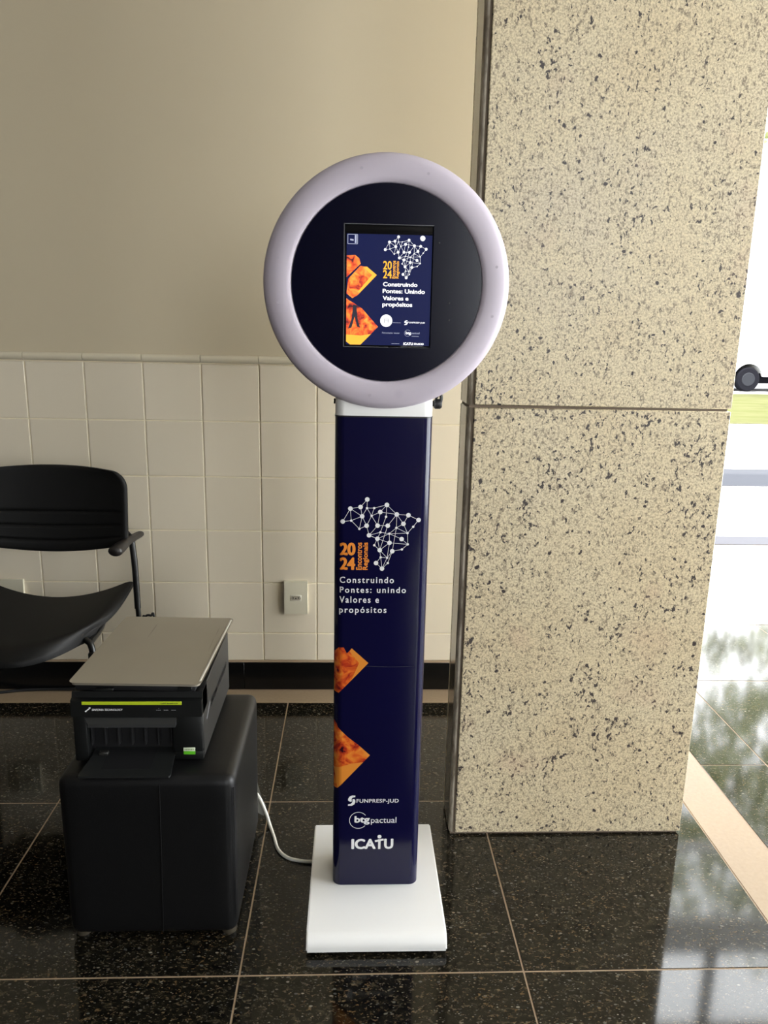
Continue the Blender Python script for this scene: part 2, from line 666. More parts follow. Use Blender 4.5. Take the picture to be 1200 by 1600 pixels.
# ceramic bead on top of the tiles
bm = bmesh.new()
prof = [(WY + 0.01, 1.216), (WY - 0.002, 1.216), (WY - 0.009, 1.220), (WY - 0.0125, 1.2265), (WY - 0.012, 1.234),
        (WY - 0.007, 1.240), (WY - 0.0005, 1.2425), (WY + 0.01, 1.2425)]
add_prism_x(bm, prof, -TP / 2 + 0.001, TP / 2 - 0.001)
bead_me = bpy.data.meshes.new('ceramic_bead')
bmesh.ops.translate(bm, verts=bm.verts, vec=(0, -WY, -1.23))
bmesh.ops.recalc_face_normals(bm, faces=bm.faces)
bm.to_mesh(bead_me)
bm.free()
smooth_by_angle(bead_me, 50)
bead_me.materials.append(M['trim'])
trim_1 = empty('trim_1', (0, WY, 1.23), 'cream ceramic bead running along the top of the wall tiles', 'trim', kind='structure')
for i in range(-18, 6):
    xc = -0.127 + TP * (i + 0.5)
    if xc + TP / 2 > 0.93 or xc - TP / 2 < ROOM_X0:
        continue
    instance(bead_me, 'bead_piece', trim_1, (xc, WY, 1.23))
# skirting
baseboard_back = empty('baseboard_back', (0, WY, 0), 'black granite skirting with a tan joint above', 'baseboard', kind='structure')
for xa, xb in ((-4.2, -3.25), (-3.25, -2.3), (-2.3, -1.35), (-1.35, -0.4), (-0.4, 0.55), (0.55, 0.915)):
    box('skirting_piece', 'granite_base', baseboard_back, xa + 0.0001, xb - 0.0001, WY - 0.004, WY + 0.004, 0.002, 0.111, 0.001, 1)
box('tan_joint', mat('tan joint', (0.40, 0.29, 0.19), 0.7), baseboard_back, -4.2, 0.915, WY - 0.0005, WY + 0.004, 0.111, 0.1185)

# the other walls and the ceiling
tag(box('wall_left', 'dark_wall', None, ROOM_X0 - 0.2, ROOM_X0, ROOM_Y0 - 0.2, WY, 0, ROOM_H), 'unseen side wall coloured dark to cut fill light', 'wall', kind='structure')
tag(box('wall_return', 'paint', None, 0.83, 0.915, WY + 0.25, ROOM_Y1, 0, ROOM_H), 'plain cream return wall behind the pillar', 'wall', kind='structure')
tag(box('ceiling', 'ceiling', None, ROOM_X0 - 0.2, ROOM_X1 + 0.2, ROOM_Y0 - 0.2, ROOM_Y1 + 0.5, ROOM_H, ROOM_H + 0.15), 'plain grey ceiling', 'ceiling', kind='structure')


def glazing(name, label, axis, fixed, a_lines, z_lines, fr, m, open_cells=(), thick=0.07):
    """window wall: frame bars along every line, a pane in each cell"""
    mid = (a_lines[0] + a_lines[-1]) / 2
    root = empty(name, (mid, fixed, 0) if axis == 'x' else (fixed, mid, 0), label, 'window', kind='structure')

    def bb(nm, mm, a0, a1, t, z0, z1):
        if axis == 'x':
            return box(nm, mm, root, a0, a1, fixed - t / 2, fixed + t / 2, z0, z1)
        return box(nm, mm, root, fixed - t / 2, fixed + t / 2, a0, a1, z0, z1)
    for a in a_lines:
        bb('mullion', m, a - fr / 2, a + fr / 2, thick, z_lines[0], z_lines[-1])
    for zi, z in enumerate(z_lines):
        for ai, (a0, a1) in enumerate(zip(a_lines, a_lines[1:])):
            if zi == 0 and (ai, 0) in open_cells:
                continue
            bb('transom', m, a0 + fr / 2, a1 - fr / 2, thick * 0.98, z - fr / 2 if zi else z, z + fr / 2)
    for ai, (a0, a1) in enumerate(zip(a_lines, a_lines[1:])):
        for zi, (z0, z1) in enumerate(zip(z_lines, z_lines[1:])):
            if (ai, zi) in open_cells:
                continue
            bb('pane', 'glass', a0 + fr / 2, a1 - fr / 2, 0.006, z0 + fr / 2, z1 - fr / 2)
    return root


glazing('window_1', 'tall glazed entrance front letting in daylight', 'x', 4.92, [0.95, 3.82], [0.0, 2.40, 3.05],
        0.05, 'alu', open_cells=((0, 0),))
glazing('window_4', 'high window band above the entrance', 'x', 4.92, [0.95, 1.9, 2.86, 3.82], [3.30, 4.56], 0.07, 'alu_grey')
tag(box('trim_2', 'alu', None, 0.92, 3.85, 4.87, 4.97, 3.08, 3.265), 'white header beam across the glazed entrance', 'trim', kind='structure')
tag(box('trim_3', 'sill', None, 0.92, 3.85, 4.81, 5.02, -0.02, 0.004, 0.002, 1), 'grey door sill across the entrance', 'trim', kind='structure')
# right-hand wall with windows
bm = bmesh.new()
add_box(bm, ROOM_X1, ROOM_X1 + 0.2, ROOM_Y0 - 0.2, ROOM_Y1 + 0.2, 0, 0.06)
add_box(bm, ROOM_X1, ROOM_X1 + 0.2, ROOM_Y0 - 0.2, ROOM_Y1 + 0.2, 3.15, ROOM_H)
add_box(bm, ROOM_X1, ROOM_X1 + 0.2, ROOM_Y0 - 0.2, -1.0, 0.06, 3.15)
tag(finish('wall_right', bm, 'paint', None, (ROOM_X1, 0, 0)), 'cream wall around the side windows', 'wall', kind='structure')
glazing('window_2', 'row of tall side windows', 'y', 3.95, [-1.0, 0.5, 2.0, 3.5, 5.0], [0.06, 2.4, 3.15], 0.06, 'alu')
# unseen rear wall, coloured dark to cut reflections; its window is added for fill
RW = (1.3, 2.9, 0.9, 3.6)
bm = bmesh.new()
add_box(bm, ROOM_X0 - 0.2, ROOM_X1 + 0.2, ROOM_Y0 - 0.2, ROOM_Y0, 0, RW[2])
add_box(bm, ROOM_X0 - 0.2, ROOM_X1 + 0.2, ROOM_Y0 - 0.2, ROOM_Y0, RW[3], ROOM_H)
add_box(bm, ROOM_X0 - 0.2, RW[0], ROOM_Y0 - 0.2, ROOM_Y0, RW[2], RW[3])
add_box(bm, RW[1], ROOM_X1 + 0.2, ROOM_Y0 - 0.2, ROOM_Y0, RW[2], RW[3])
tag(finish('wall_front', bm, 'dark_wall', None, (0, ROOM_Y0, 0)), 'unseen rear wall coloured dark to cut reflections, with an added fill window', 'wall', kind='structure')
glazing('fill_window', 'unseen window added behind the viewer for fill light', 'x', -4.6, [1.3, 2.1, 2.9], [0.9, 3.6], 0.06, 'alu')  # out of view, added as a fill light source

# ------------------------------------------------------------------ granite-clad pillar
PX0, PX1, PY0, PY1 = 0.288, 0.911, 1.802, 1.935
pillar = empty('pillar', (0.6, 1.87, 0), 'wide pillar clad in pale speckled granite slabs', 'pillar', kind='structure')
box('core', 'brown_joint', pillar, PX0 - 0.012, PX1 - 0.007, PY0 + 0.006, PY1 - 0.007, 0, ROOM_H)
zz = [0.004, 1.161, 2.318, 3.475, ROOM_H]
for i, (za, zb) in enumerate(zip(zz, zz[1:])):
    a, b = za + 0.0025, zb - 0.0035
    mm = 'pale_granite_low' if i % 2 == 0 else 'pale_granite'
    box('stone_slab', mm, pillar, PX0, PX1, PY0, PY0 + 0.030, a, b, 0.002, 1)
    box('stone_slab', mm, pillar, PX1 - 0.02, PX1 - 0.001, PY0 + 0.031, PY1 - 0.02, a, b, 0.002, 1)
    box('stone_slab', mm, pillar, PX0 - 0.015, PX1, PY1 - 0.019, PY1, a, b, 0.002, 1)
    # rounded sawn edge of the side slab, then its polished face
    bm = bmesh.new()
    pr = [(PX0 - 0.0055, PY0 + 0.004)] + [(PX0 - 0.0055 - 0.0095 * math.sin(math.radians(t)), PY0 + 0.014 - 0.010 * math.cos(math.radians(t))) for t in (15, 30, 45, 60, 75, 90)] + [(PX0 - 0.015, PY0 + 0.022), (PX0 - 0.0055, PY0 + 0.022)]
    lo = [bm.verts.new((x, y, a)) for x, y in pr]
    hi = [bm.verts.new((x, y, b)) for x, y in pr]
    bm.faces.new(lo)
    bm.faces.new(hi[::-1])
    for k in range(len(pr)):
        j = (k + 1) % len(pr)
        bm.faces.new((lo[k], lo[j], hi[j], hi[k]))
    finish('edge_strip', bm, 'slab_edge', pillar)
    box('stone_slab', 'slab_side', pillar, PX0 - 0.0155, PX0 - 0.001, PY0 + 0.022, PY1 - 0.0195, a, b, 0.001, 1)

# ------------------------------------------------------------------ photo kiosk
KX = 0.064
K = empty('photo_kiosk', (KX, 1.59, 0), 'navy photo booth kiosk with round white ring-light head on a white base', 'kiosk')
BW, BY0, BY1, BR = 0.1012, 1.560, 1.672, 0.021        # half width, front, back, corner radius


def front_y(x):
    """depth of the wrapped body surface at local x"""
    d = abs(x) - (BW - BR)
    if d <= 0:
        return BY0
    d = min(d, BR)
    return BY0 + BR - math.sqrt(max(BR * BR - d * d, 0))


def body_prof(grow=0.0):
    return [(x, y) for x, y in rounded_rect(KX - BW - grow, KX + BW + grow, BY0 - grow, BY1 + grow, BR + grow, 8)]


def prism_z(name, prof, z0, z1, m, parent):
    bm = bmesh.new()
    a = [bm.verts.new((x, y, z0)) for x, y in prof]
    b = [bm.verts.new((x, y, z1)) for x, y in prof]
    n = len(prof)
    bm.faces.new(a)
    bm.faces.new(b[::-1])
    for i in range(n):
        bm.faces.new((a[i], a[(i + 1) % n], b[(i + 1) % n], b[i]))
    return finish(name, bm, m, parent, smooth=50)


# base: flat white tray, front edge rolled over
bm = bmesh.new()
bx0, bx1 = KX - 0.154, KX + 0.154
side = [(1.792, 0.010), (1.792, 0.040), (1.788, 0.043)]
for k in range(9):
    a = math.radians(90 * k / 8)
    side.append((1.393 + 0.026 - 0.026 * math.sin(a), 0.043 - 0.026 + 0.026 * math.cos(a)))
side += [(1.393, 0.010)]
add_prism_x(bm, side, bx0, bx1)
bmesh.ops.bevel(bm, geom=[e for e in bm.edges if abs(e.verts[0].co.x - e.verts[1].co.x) < 1e-6], offset=0.0025, segments=2, affect='EDGES')
base = finish('base_plate', bm, 'white_steel', K)
for sx in (-0.12, 0.12):
    for yy in (1.43, 1.755):
        bm = bmesh.new()
        add_tube(bm, [(KX + sx, yy, 0.0), (KX + sx, yy, 0.0105)], 0.018, 16)
        finish('rubber_foot', bm, 'black', K)
body = prism_z('body_shell', body_prof(-0.0006), 0.043, 1.30, 'white_steel', K)
wrap = prism_z('vinyl_wrap', body_prof(), 0.0435, 1.158, 'navy', K)
# thin dark seam on top of the wrap and small crease of the film
bm = bmesh.new()
add_tube(bm, spline([(KX - 0.03, BY0 + 0.0002, 0.6055), (KX + 0.03, BY0 + 0.0001, 0.604), (KX + 0.078, BY0 + 0.0002, 0.606)], 6), 0.0009, 6)
finish('film_crease', bm, 'navy', wrap)
prism_z('wrap_edge', body_prof(0.0005), 1.1555, 1.1585, 'black', K)

# round head
HZ, HY = 1.417, 1.545
bm = bmesh.new()
ro, ri = 0.2435, 0.1870
prof = [(ri, HY + 0.020), (ri, HY + 0.004), (ri + 0.003, HY + 0.001), (ri + 0.010, HY - 0.0012), (ro - 0.03, HY - 0.0012),
        (ro - 0.015, HY + 0.001), (ro - 0.006, HY + 0.006), (ro - 0.001, HY + 0.013), (ro, HY + 0.020), (ro, HY + 0.030), (ri, HY + 0.030)]
lathe_y(bm, prof, KX, HZ, 128)
ring = finish('ring_light', bm, 'ring', K, smooth=60)
for deg in (70, 104, 168, 190, 262, 242, -15, 10):
    a = math.radians(deg)
    bm = bmesh.new()
    add_tube(bm, [(KX + 0.217 * math.cos(a), HY - 0.0008, HZ + 0.217 * math.sin(a)), (KX + 0.217 * math.cos(a), HY - 0.0014, HZ + 0.217 * math.sin(a))], 0.0028, 14)
    finish('led_spot', bm, 'led_spot', ring)
bm = bmesh.new()
lathe_y(bm, [(0.0, HY + 0.030), (0.236, HY + 0.030), (0.238, HY + 0.034), (0.238, HY + 0.075), (0.230, HY + 0.085), (0.0, HY + 0.085)], KX, HZ, 96)
finish('head_housing', bm, 'black', K, smooth=30)
# face disc with a rectangular cut-out for the tablet
ox0, ox1, oz0, oz1 = KX - 0.0852, KX + 0.0885, 1.2965, 1.5287
bm = bmesh.new()
outer, inner = [], []
N = 96
cx_, cz_ = (ox0 + ox1) / 2, (oz0 + oz1) / 2
hw_, hh_ = (ox1 - ox0) / 2, (oz1 - oz0) / 2
for k in range(N):
    a = 2 * math.pi * (k + 0.5) / N
    dx, dz = math.cos(a), math.sin(a)
    outer.append((KX + (ri - 0.0008) * dx, HZ + (ri - 0.0008) * dz))
    s = min(hw_ / max(abs(dx), 1e-6), hh_ / max(abs(dz), 1e-6))
    inner.append([cx_ + s * dx, cz_ + s * dz])
for sx in (-1, 1):
    for sz in (-1, 1):
        k = min(range(N), key=lambda i: (inner[i][0] - cx_ - sx * hw_) ** 2 + (inner[i][1] - cz_ - sz * hh_) ** 2)
        inner[k] = [cx_ + sx * hw_, cz_ + sz * hh_]
yf, yb = HY + 0.0015, HY + 0.012
vo = [bm.verts.new((x, yf, z)) for x, z in outer]
vi = [bm.verts.new((x, yf, z)) for x, z in inner]
vob = [bm.verts.new((x, yb, z)) for x, z in outer]
vib = [bm.verts.new((x, yb, z)) for x, z in inner]
for k in range(N):
    j = (k + 1) % N
    bm.faces.new((vo[k], vo[j], vi[j], vi[k]))
    bm.faces.new((vi[k], vi[j], vib[j], vib[k]))
    bm.faces.new((vo[k], vo[j], vob[j], vob[k]))
    bm.faces.new((vob[k], vob[j], vib[j], vib[k]))
face = finish('face_panel', bm, 'navy_disc', K, smooth=20)
# small scuffs/screws on the disc
for sx, sz in ((0.124, 1.385), (0.125, 1.352), (0.10, 1.497)):
    bm = bmesh.new()
    add_tube(bm, [(KX + sx, yf + 0.001, sz), (KX + sx, yf - 0.0006, sz)], 0.0016, 10)
    finish('screw', bm, 'black', face)

# tablet
TY = HY + 0.0050
tab = box('tablet', 'black_gloss', K, ox0 + 0.0008, ox1 - 0.0008, TY, TY + 0.008, oz0 + 0.0008, oz1 - 0.0008, 0.001, 2)
bm = bmesh.new()
e_ = 0.0011
add_box(bm, ox0 - 0.0002, ox0 + e_, HY + 0.0008, TY + 0.002, oz0, oz1)
add_box(bm, ox0, ox1, HY + 0.0008, TY + 0.002, oz1 - e_, oz1)
add_box(bm, ox0, ox0 + 0.09, HY + 0.0008, TY + 0.002, oz0, oz0 + e_)
finish('bezel_edge', bm, mat('grey bezel edge', (0.10, 0.10, 0.11), 0.3), K)
dx0, dx1, dz0, dz1 = KX - 0.0799, KX + 0.0862, 1.301, 1.5105
SY = TY - 0.0004
bm = bmesh.new()
add_box(bm, dx0, dx1, SY, TY + 0.001, dz0, dz1)
scr = finish('screen', bm, 'scr_bg', tab)


# --- printing helpers
def map_y(bm, plane, ofs):
    for v in bm.verts:
        v.co.y = (front_y(v.co.x - KX) if plane == 'body' else plane) - ofs - v.co.y


def text_bm(body_txt, rect, bold=0.0, space=1.0, rot=False, shear=0.0):
    """text mesh fitted to the rectangle (x0,x1,z0,z1); y holds 0"""
    cu = bpy.data.curves.new('t', 'FONT')
    cu.body = body_txt
    cu.size = 1.0
    cu.space_character = space
    cu.shear = shear
    cu.resolution_u = 4
    to = bpy.data.objects.new('t', cu)
    C.objects.link(to)
    me = bpy.data.meshes.new_from_object(to.evaluated_get(bpy.context.evaluated_depsgraph_get()))
    bpy.data.objects.remove(to)
    bpy.data.curves.remove(cu)
    bm = bmesh.new()
    bm.from_mesh(me)
    bpy.data.meshes.remove(me)
    if rot:
        for v in bm.verts:
            v.co = Vector((-v.co.y, v.co.x, 0))
    xs_ = [v.co.x for v in bm.verts]
    ys_ = [v.co.y for v in bm.verts]
    x0, x1, z0, z1 = rect
    ax, ay = min(xs_), min(ys_)
    sx, sy = (x1 - x0) / (max(xs_) - ax), (z1 - z0) / (max(ys_) - ay)
    for v in bm.verts:
        v.co = Vector((x0 + (v.co.x - ax) * sx, 0, z0 + (v.co.y - ay) * sy))
    if bold > 0:
        # heavier weight: the same letters stacked with small shifts, then refitted
        hx, hz = bold * sx, bold * sy * 0.7
        base_me = bpy.data.meshes.new('b')
        bm.to_mesh(base_me)
        for k, (ox, oz) in enumerate(((1, 0), (-1, 0), (0, 1), (0, -1), (0.7, 0.7), (-0.7, 0.7), (0.7, -0.7), (-0.7, -0.7))):
            t = bmesh.new()
            t.from_mesh(base_me)
            bmesh.ops.translate(t, verts=t.verts, vec=(ox * hx, 0.00001 * (k + 1), oz * hz))
            merge(bm, t)
        bpy.data.meshes.remove(base_me)
        fx, fz = (x1 - x0) / (x1 - x0 + 2 * hx), (z1 - z0) / (z1 - z0 + 2 * hz)
        for v in bm.verts:
            v.co.x = (x0 + x1) / 2 + (v.co.x - (x0 + x1) / 2) * fx
            v.co.z = (z0 + z1) / 2 + (v.co.z - (z0 + z1) / 2) * fz
    return bm


def printed(name, bm, m, parent, plane, ofs=0.0004):
    """flat print -> thin raised ink sitting on the surface"""
    map_y(bm, plane, ofs)
    o = finish(name, bm, m, parent, smooth=0)
    return o


def disc(bm, x, z, r, n=20, y=0.0):
    bm.faces.new([bm.verts.new((x + r * math.cos(2 * math.pi * k / n), y, z + r * math.sin(2 * math.pi * k / n))) for k in range(n)])


def bar2(bm, x0, z0, x1, z1, w, y=0.0):
    d = Vector((x1 - x0, z1 - z0)).normalized()
    nx, nz = -d.y * w / 2, d.x * w / 2
    bm.faces.new([bm.verts.new(c) for c in ((x0 + nx, y, z0 + nz), (x1 + nx, y, z1 + nz), (x1 - nx, y, z1 - nz), (x0 - nx, y, z0 - nz))])


def arc2(bm, cx, cz, r, a0, a1, w, n=40, rx=1.0):
    pv = None
    for k in range(n + 1):
        a = math.radians(a0 + (a1 - a0) * k / n)
        cur = [bm.verts.new((cx + q * math.cos(a) * rx, 0, cz + q * math.sin(a))) for q in (r - w / 2, r + w / 2)]
        if pv:
            bm.faces.new((pv[0], pv[1], cur[1], cur[0]))
        pv = cur


def poly_bm(poly, cuts=None):
    bm = bmesh.new()
    bm.faces.new([bm.verts.new((KX + x, 0, z)) for x, z in poly])
    for c in cuts or ():
        bmesh.ops.bisect_plane(bm, geom=bm.verts[:] + bm.edges[:] + bm.faces[:], plane_co=(KX + c, 0, 0), plane_no=(1, 0, 0))
    return bm


def R(r):
    return (KX + r[0], KX + r[1], r[2], r[3])


BIG = [(-0.0323, 0.9834), (-0.0675, 0.9632), (-0.0462, 0.9669), (-0.0426, 0.9468), (-0.0835, 0.935), (-0.0328, 0.9264), (-0.0044, 0.9565), (0.0093, 0.9721), (-0.0095, 0.9269), (0.012, 0.9269), (0.0307, 0.9517), (0.0554, 0.9502), (0.0773, 0.9401), (0.0453, 0.9314), (-0.0273, 0.9054), (-0.0094, 0.8981), (0.0165, 0.8893), (0.0423, 0.8978), (-0.004, 0.8728), (0.0228, 0.8707), (-0.0114, 0.844), (0.0016, 0.8316)]
SMALL = [(-0.0325, 0.9647), (-0.0174, 0.9649), (-0.0225, 0.9479), (-0.0655, 0.9373), (-0.0481, 0.9193), (0.008, 0.9464), (0.0305, 0.9224), (-0.0033, 0.9122), (0.0156, 0.9093), (0.0545, 0.9109), (0.0663, 0.9251), (0.0556, 0.8862), (0.0435, 0.8749), (-0.0158, 0.8836), (-0.0016, 0.8569), (0.0121, 0.8559), (0.0138, 0.8442)]
NODE = {}
for i, p in enumerate(BIG):
    NODE[chr(65 + i)] = p
for i, p in enumerate(SMALL):
    NODE[chr(97 + i)] = p
EDGES = ('EB BC CA Aa ab bH GH HK KL LM Mk kj BD CD Bd Ed dD de eD eF DF aD ac bc cG cF cI GI GK Hf fh IJ JK Kg KN LN Nj '
         'Ng gj gi ji JS IO FO Oh hP hi OP Pi PS Pn PQ nS iQ iR Rl jl Ql QS gT So Sp Qp Tp Tm ml Tq op oU oV pV qV UV').split()


def network(tf, rb, rs, w):
    bm = bmesh.new()
    for e in EDGES:
        (x0, z0), (x1, z1) = tf(NODE[e[0]]), tf(NODE[e[1]])
        bar2(bm, x0, z0, x1, z1, w)
    for k, p in NODE.items():
        x, z = tf(p)
        disc(bm, x, z, rb if k.isupper() else rs, 18, 0.0001)
    return bm


def swirl(rect):
    """the two-leaf S-shaped mark"""
    x0, x1, z0, z1 = rect
    w, h = x1 - x0, z1 - z0
    bm = bmesh.new()

    def P(pts):
        bm.faces.new([bm.verts.new((x0 + u * w, 0, z0 + v * h)) for u, v in pts])
    P([(1.0, 1.0), (0.55, 1.0), (0.22, 0.90), (0.03, 0.70), (0.02, 0.52), (0.20, 0.42), (0.48, 0.38), (0.52, 0.52), (0.48, 0.66), (0.62, 0.80), (0.98, 0.84)])
    P([(0.60, 0.62), (0.80, 0.66), (0.97, 0.58), (1.0, 0.34), (0.86, 0.13), (0.55, 0.0), (0.0, 0.0), (0.02, 0.14), (0.36, 0.18), (0.56, 0.30), (0.62, 0.46)])
    return bm


# --- prints on the body
cuts = [-0.1005, -0.0995, -0.098, -0.096, -0.0935, -0.0905, -0.0865, -0.0820, -0.0800]
printed('network_map', network(lambda p: (KX + p[0], p[1]), 0.0049, 0.0026, 0.0009), 'ink_white', wrap, 'body')
for t, r in (('20', (-0.0895, -0.0556, 0.8603, 0.8891)), ('24', (-0.0893, -0.0559, 0.8281, 0.8564))):
    printed('year_print', text_bm(t, R(r), 0.05), 'ink_orange', wrap, 'body')
for t, r in (('Encontros', (-0.0540, -0.0417, 0.8282, 0.8894)), ('Regionais', (-0.0402, -0.0261, 0.8283, 0.8895))):
    printed('event_print', text_bm(t, R(r), 0.035, rot=True), 'ink_orange', wrap, 'body')
for t, r in (('Construindo', (-0.089, 0.0279, 0.7986, 0.8129)), ('Pontes: unindo', (-0.0888, 0.0546, 0.7764, 0.79)),
             ('Valores e', (-0.0894, -0.0036, 0.7536, 0.7682)), ('propósitos', (-0.0897, 0.0132, 0.7259, 0.7442))):
    printed('slogan_print', text_bm(t, R(r), 0.02, space=1.28), 'ink_white', wrap, 'body')
P1 = [(-0.1002, 0.6368), (-0.0905, 0.6489), (-0.0792, 0.6495), (-0.0721, 0.6353), (-0.0615, 0.6475), (-0.0243, 0.6127), (-0.0898, 0.5402), (-0.1003, 0.5417)]
P2 = [(-0.1, 0.4696), (-0.0936, 0.4632), (-0.0907, 0.4553), (-0.0674, 0.4313), (-0.0557, 0.4217), (-0.0439, 0.412), (-0.0173, 0.3861), (-0.0912, 0.3012), (-0.1, 0.3006)]
P0 = [(-0.1008, 0.6669), (-0.0971, 0.6744), (-0.0906, 0.6715), (-0.0863, 0.661), (-0.0877, 0.6489), (-0.0989, 0.6398)]
printed('photo_print', poly_bm(P1, cuts), 'photo_print', wrap, 'body', 0.0003)
printed('photo_print', poly_bm(P2, cuts), 'photo_print', wrap, 'body', 0.0003)
printed('photo_print', poly_bm([(-0.1, 0.352), (-0.0912, 0.3012), (-0.0325, 0.3687), (-0.060, 0.3650)][:4], cuts), 'photo_flat', wrap, 'body', 0.0005)
printed('photo_print', poly_bm([(-0.0620, 0.5710), (-0.0243, 0.6127), (-0.0615, 0.6475), (-0.0660, 0.640), (-0.045, 0.6127)], ()), 'photo_flat', wrap, 'body', 0.0005)
printed('funpresp_mark', swirl(R((-0.0663, -0.0493, 0.2564, 0.2828))), 'ink_white', wrap, 'body')
printed('funpresp_print', text_bm('FUNPRESP-JUD', R((-0.0466, 0.0513, 0.2611, 0.2738)), 0.02, space=1.1), 'ink_white', wrap, 'body')
bm = bmesh.new()
arc2(bm, KX - 0.0416, 0.2178, 0.0213, 38, 318, 0.0013, 48, 0.97)
printed('btg_ring', bm, 'ink_white', wrap, 'body')
printed('btg_print', text_bm('btg', R((-0.0507, -0.0151, 0.2064, 0.2292)), 0.04), 'ink_white', wrap, 'body')
printed('pactual_print', text_bm('pactual', R((-0.0122, 0.0471, 0.206, 0.2257)), 0.0), 'ink_white', wrap, 'body')
printed('icatu_print', text_bm('ICA', R((-0.0573, 0.0000, 0.1409, 0.1684)), 0.045), 'ink_white', wrap, 'body')
printed('icatu_print', text_bm('U', R((0.0195, 0.0414, 0.1409, 0.1684)), 0.045), 'ink_white', wrap, 'body')
bm = bmesh.new()
bar2(bm, KX + 0.0085, 0.1409, KX + 0.0085, 0.1670, 0.0056)
bar2(bm, KX - 0.0020, 0.1620, KX + 0.0185, 0.1665, 0.0052, 0.0001)
disc(bm, KX + 0.0085, 0.1740, 0.0047, 18)
printed('icatu_print', bm, 'ink_white', wrap, 'body')

# --- what the screen shows
SP = SY
tfs = lambda p: (KX - 0.0049 + 0.495 * (p[0] + 0.0835), 1.5065 + 0.498 * (p[1] - 0.9834))
printed('screen_map', network(tfs, 0.0026, 0.0012, 0.0004), 'scr_white', scr, SP, 0.0002)
for t, r in (('20', (-0.0084, 0.0084, 1.4454, 1.4614)), ('24', (-0.0085, 0.0088, 1.429, 1.4444))):
    printed('screen_year', text_bm(t, R(r), 0.02), 'scr_orange', scr, SP, 0.0002)
for t, r in (('Encontros', (0.0092, 0.0160, 1.4291, 1.4622)), ('Regionais', (0.0168, 0.0242, 1.4293, 1.4613))):
    printed('screen_event', text_bm(t, R(r), 0.015, rot=True), 'scr_orange', scr, SP, 0.0002)
for t, r in (('Construindo', (-0.0081, 0.0598, 1.414, 1.422)), ('Pontes: Unindo', (-0.0085, 0.0748, 1.4011, 1.4092)),
             ('Valores e', (-0.0082, 0.0428, 1.3877, 1.3959)), ('propósitos', (-0.0085, 0.0506, 1.3734, 1.3837))):
    printed('screen_slogan', text_bm(t, R(r), 0.03), 'scr_white', scr, SP, 0.0002)
Q1 = [(-0.0795, 1.4699), (-0.0632, 1.4713), (-0.0551, 1.465), (-0.0521, 1.4553), (-0.0795, 1.4296)]
Q2 = [(-0.0764, 1.4264), (-0.0527, 1.4516), (-0.0458, 1.45), (-0.0401, 1.4502), (-0.0204, 1.4347), (-0.0577, 1.396), (-0.068, 1.3902), (-0.0795, 1.3988)]
Q3 = [(-0.0795, 1.39), (-0.0737, 1.3856), (-0.0645, 1.381), (-0.0482, 1.3706), (-0.0164, 1.3365), (-0.0507, 1.3002 + 0.0012), (-0.0717, 1.3012), (-0.0795, 1.3069)]
for q in (Q1, Q2, Q3):
    printed('screen_photo', poly_bm(q), 'photo_screen', scr, SP, 0.0002)
printed('screen_photo', poly_bm([(-0.0795, 1.3069), (-0.0717, 1.3012), (-0.0507, 1.3014), (-0.0300, 1.3222), (-0.050, 1.3190), (-0.0795, 1.3205)]), 'scr_gold', scr, SP, 0.0003)
printed('screen_photo', poly_bm([(-0.0204, 1.4347), (-0.0401, 1.4502), (-0.0450, 1.4470), (-0.0300, 1.4347), (-0.0560, 1.4040), (-0.0530, 1.4012)]), 'scr_gold', scr, SP, 0.0003)
# small standing legs in the lower picture
printed('screen_figure', poly_bm([(-0.066, 1.378), (-0.060, 1.377), (-0.057, 1.350), (-0.052, 1.334), (-0.058, 1.336), (-0.063, 1.355), (-0.069, 1.334), (-0.076, 1.332), (-0.069, 1.350)]), 'scr_dark', scr, SP, 0.0004)
bm = bmesh.new()
disc(bm, KX - 0.0003, 1.3485, 0.0119, 40)
printed('screen_button', bm, 'scr_white', scr, SP, 0.0003)
bm = bmesh.new()
for k in range(4):
    bar2(bm, KX - 0.0042, 1.3450 + 0.0023 * k, KX + 0.0038, 1.3450 + 0.0023 * k, 0.0009)
bar2(bm, KX - 0.0042, 1.3446, KX - 0.0042, 1.3524, 0.0009)
bar2(bm, KX + 0.0038, 1.3446, KX + 0.0038, 1.3524, 0.0009)
printed('screen_button_icon', bm, screen_mat('lit icon grey', (0.10, 0.11, 0.12)), scr, SP, 0.0005)
bm = bmesh.new()
disc(bm, KX + 0.0675, 1.5047, 0.0049, 28)
printed('screen_dot', bm, 'scr_white', scr, SP, 0.0003)
bm = bmesh.new()
for a in ((-0.0776, 1.4917, -0.0589, 1.4917), (-0.0776, 1.509, -0.0589, 1.509), (-0.0776, 1.4917, -0.0776, 1.509), (-0.0589, 1.4917, -0.0589, 1.509)):
    bar2(bm, KX + a[0], a[1], KX + a[2], a[3], 0.0010)
bar2(bm, KX - 0.0625, 1.493, KX - 0.0625, 1.508, 0.0035)
bar2(bm, KX - 0.0730, 1.4995, KX - 0.0665, 1.4985, 0.0028)
printed('screen_thumbnail', bm, 'scr_dim', scr, SP, 0.0003)
printed('screen_sponsor', text_bm('FUNPRESP-JUD', R((0.0427, 0.0766, 1.3436, 1.3474)), 0.015, space=1.1), 'scr_white', scr, SP, 0.0002)
printed('screen_sponsor', swirl(R((0.0357, 0.0422, 1.341, 1.3499))), 'scr_white', scr, SP, 0.0002)
bm = bmesh.new()
arc2(bm, KX + 0.0428, 1.3254, 0.0062, 38, 318, 0.0005, 36)
printed('screen_sponsor', bm, 'scr_dim', scr, SP, 0.0002)
printed('screen_sponsor', text_bm('btg', R((0.039, 0.0495, 1.3215, 1.3285)), 0.03), 'scr_white', scr, SP, 0.0002)
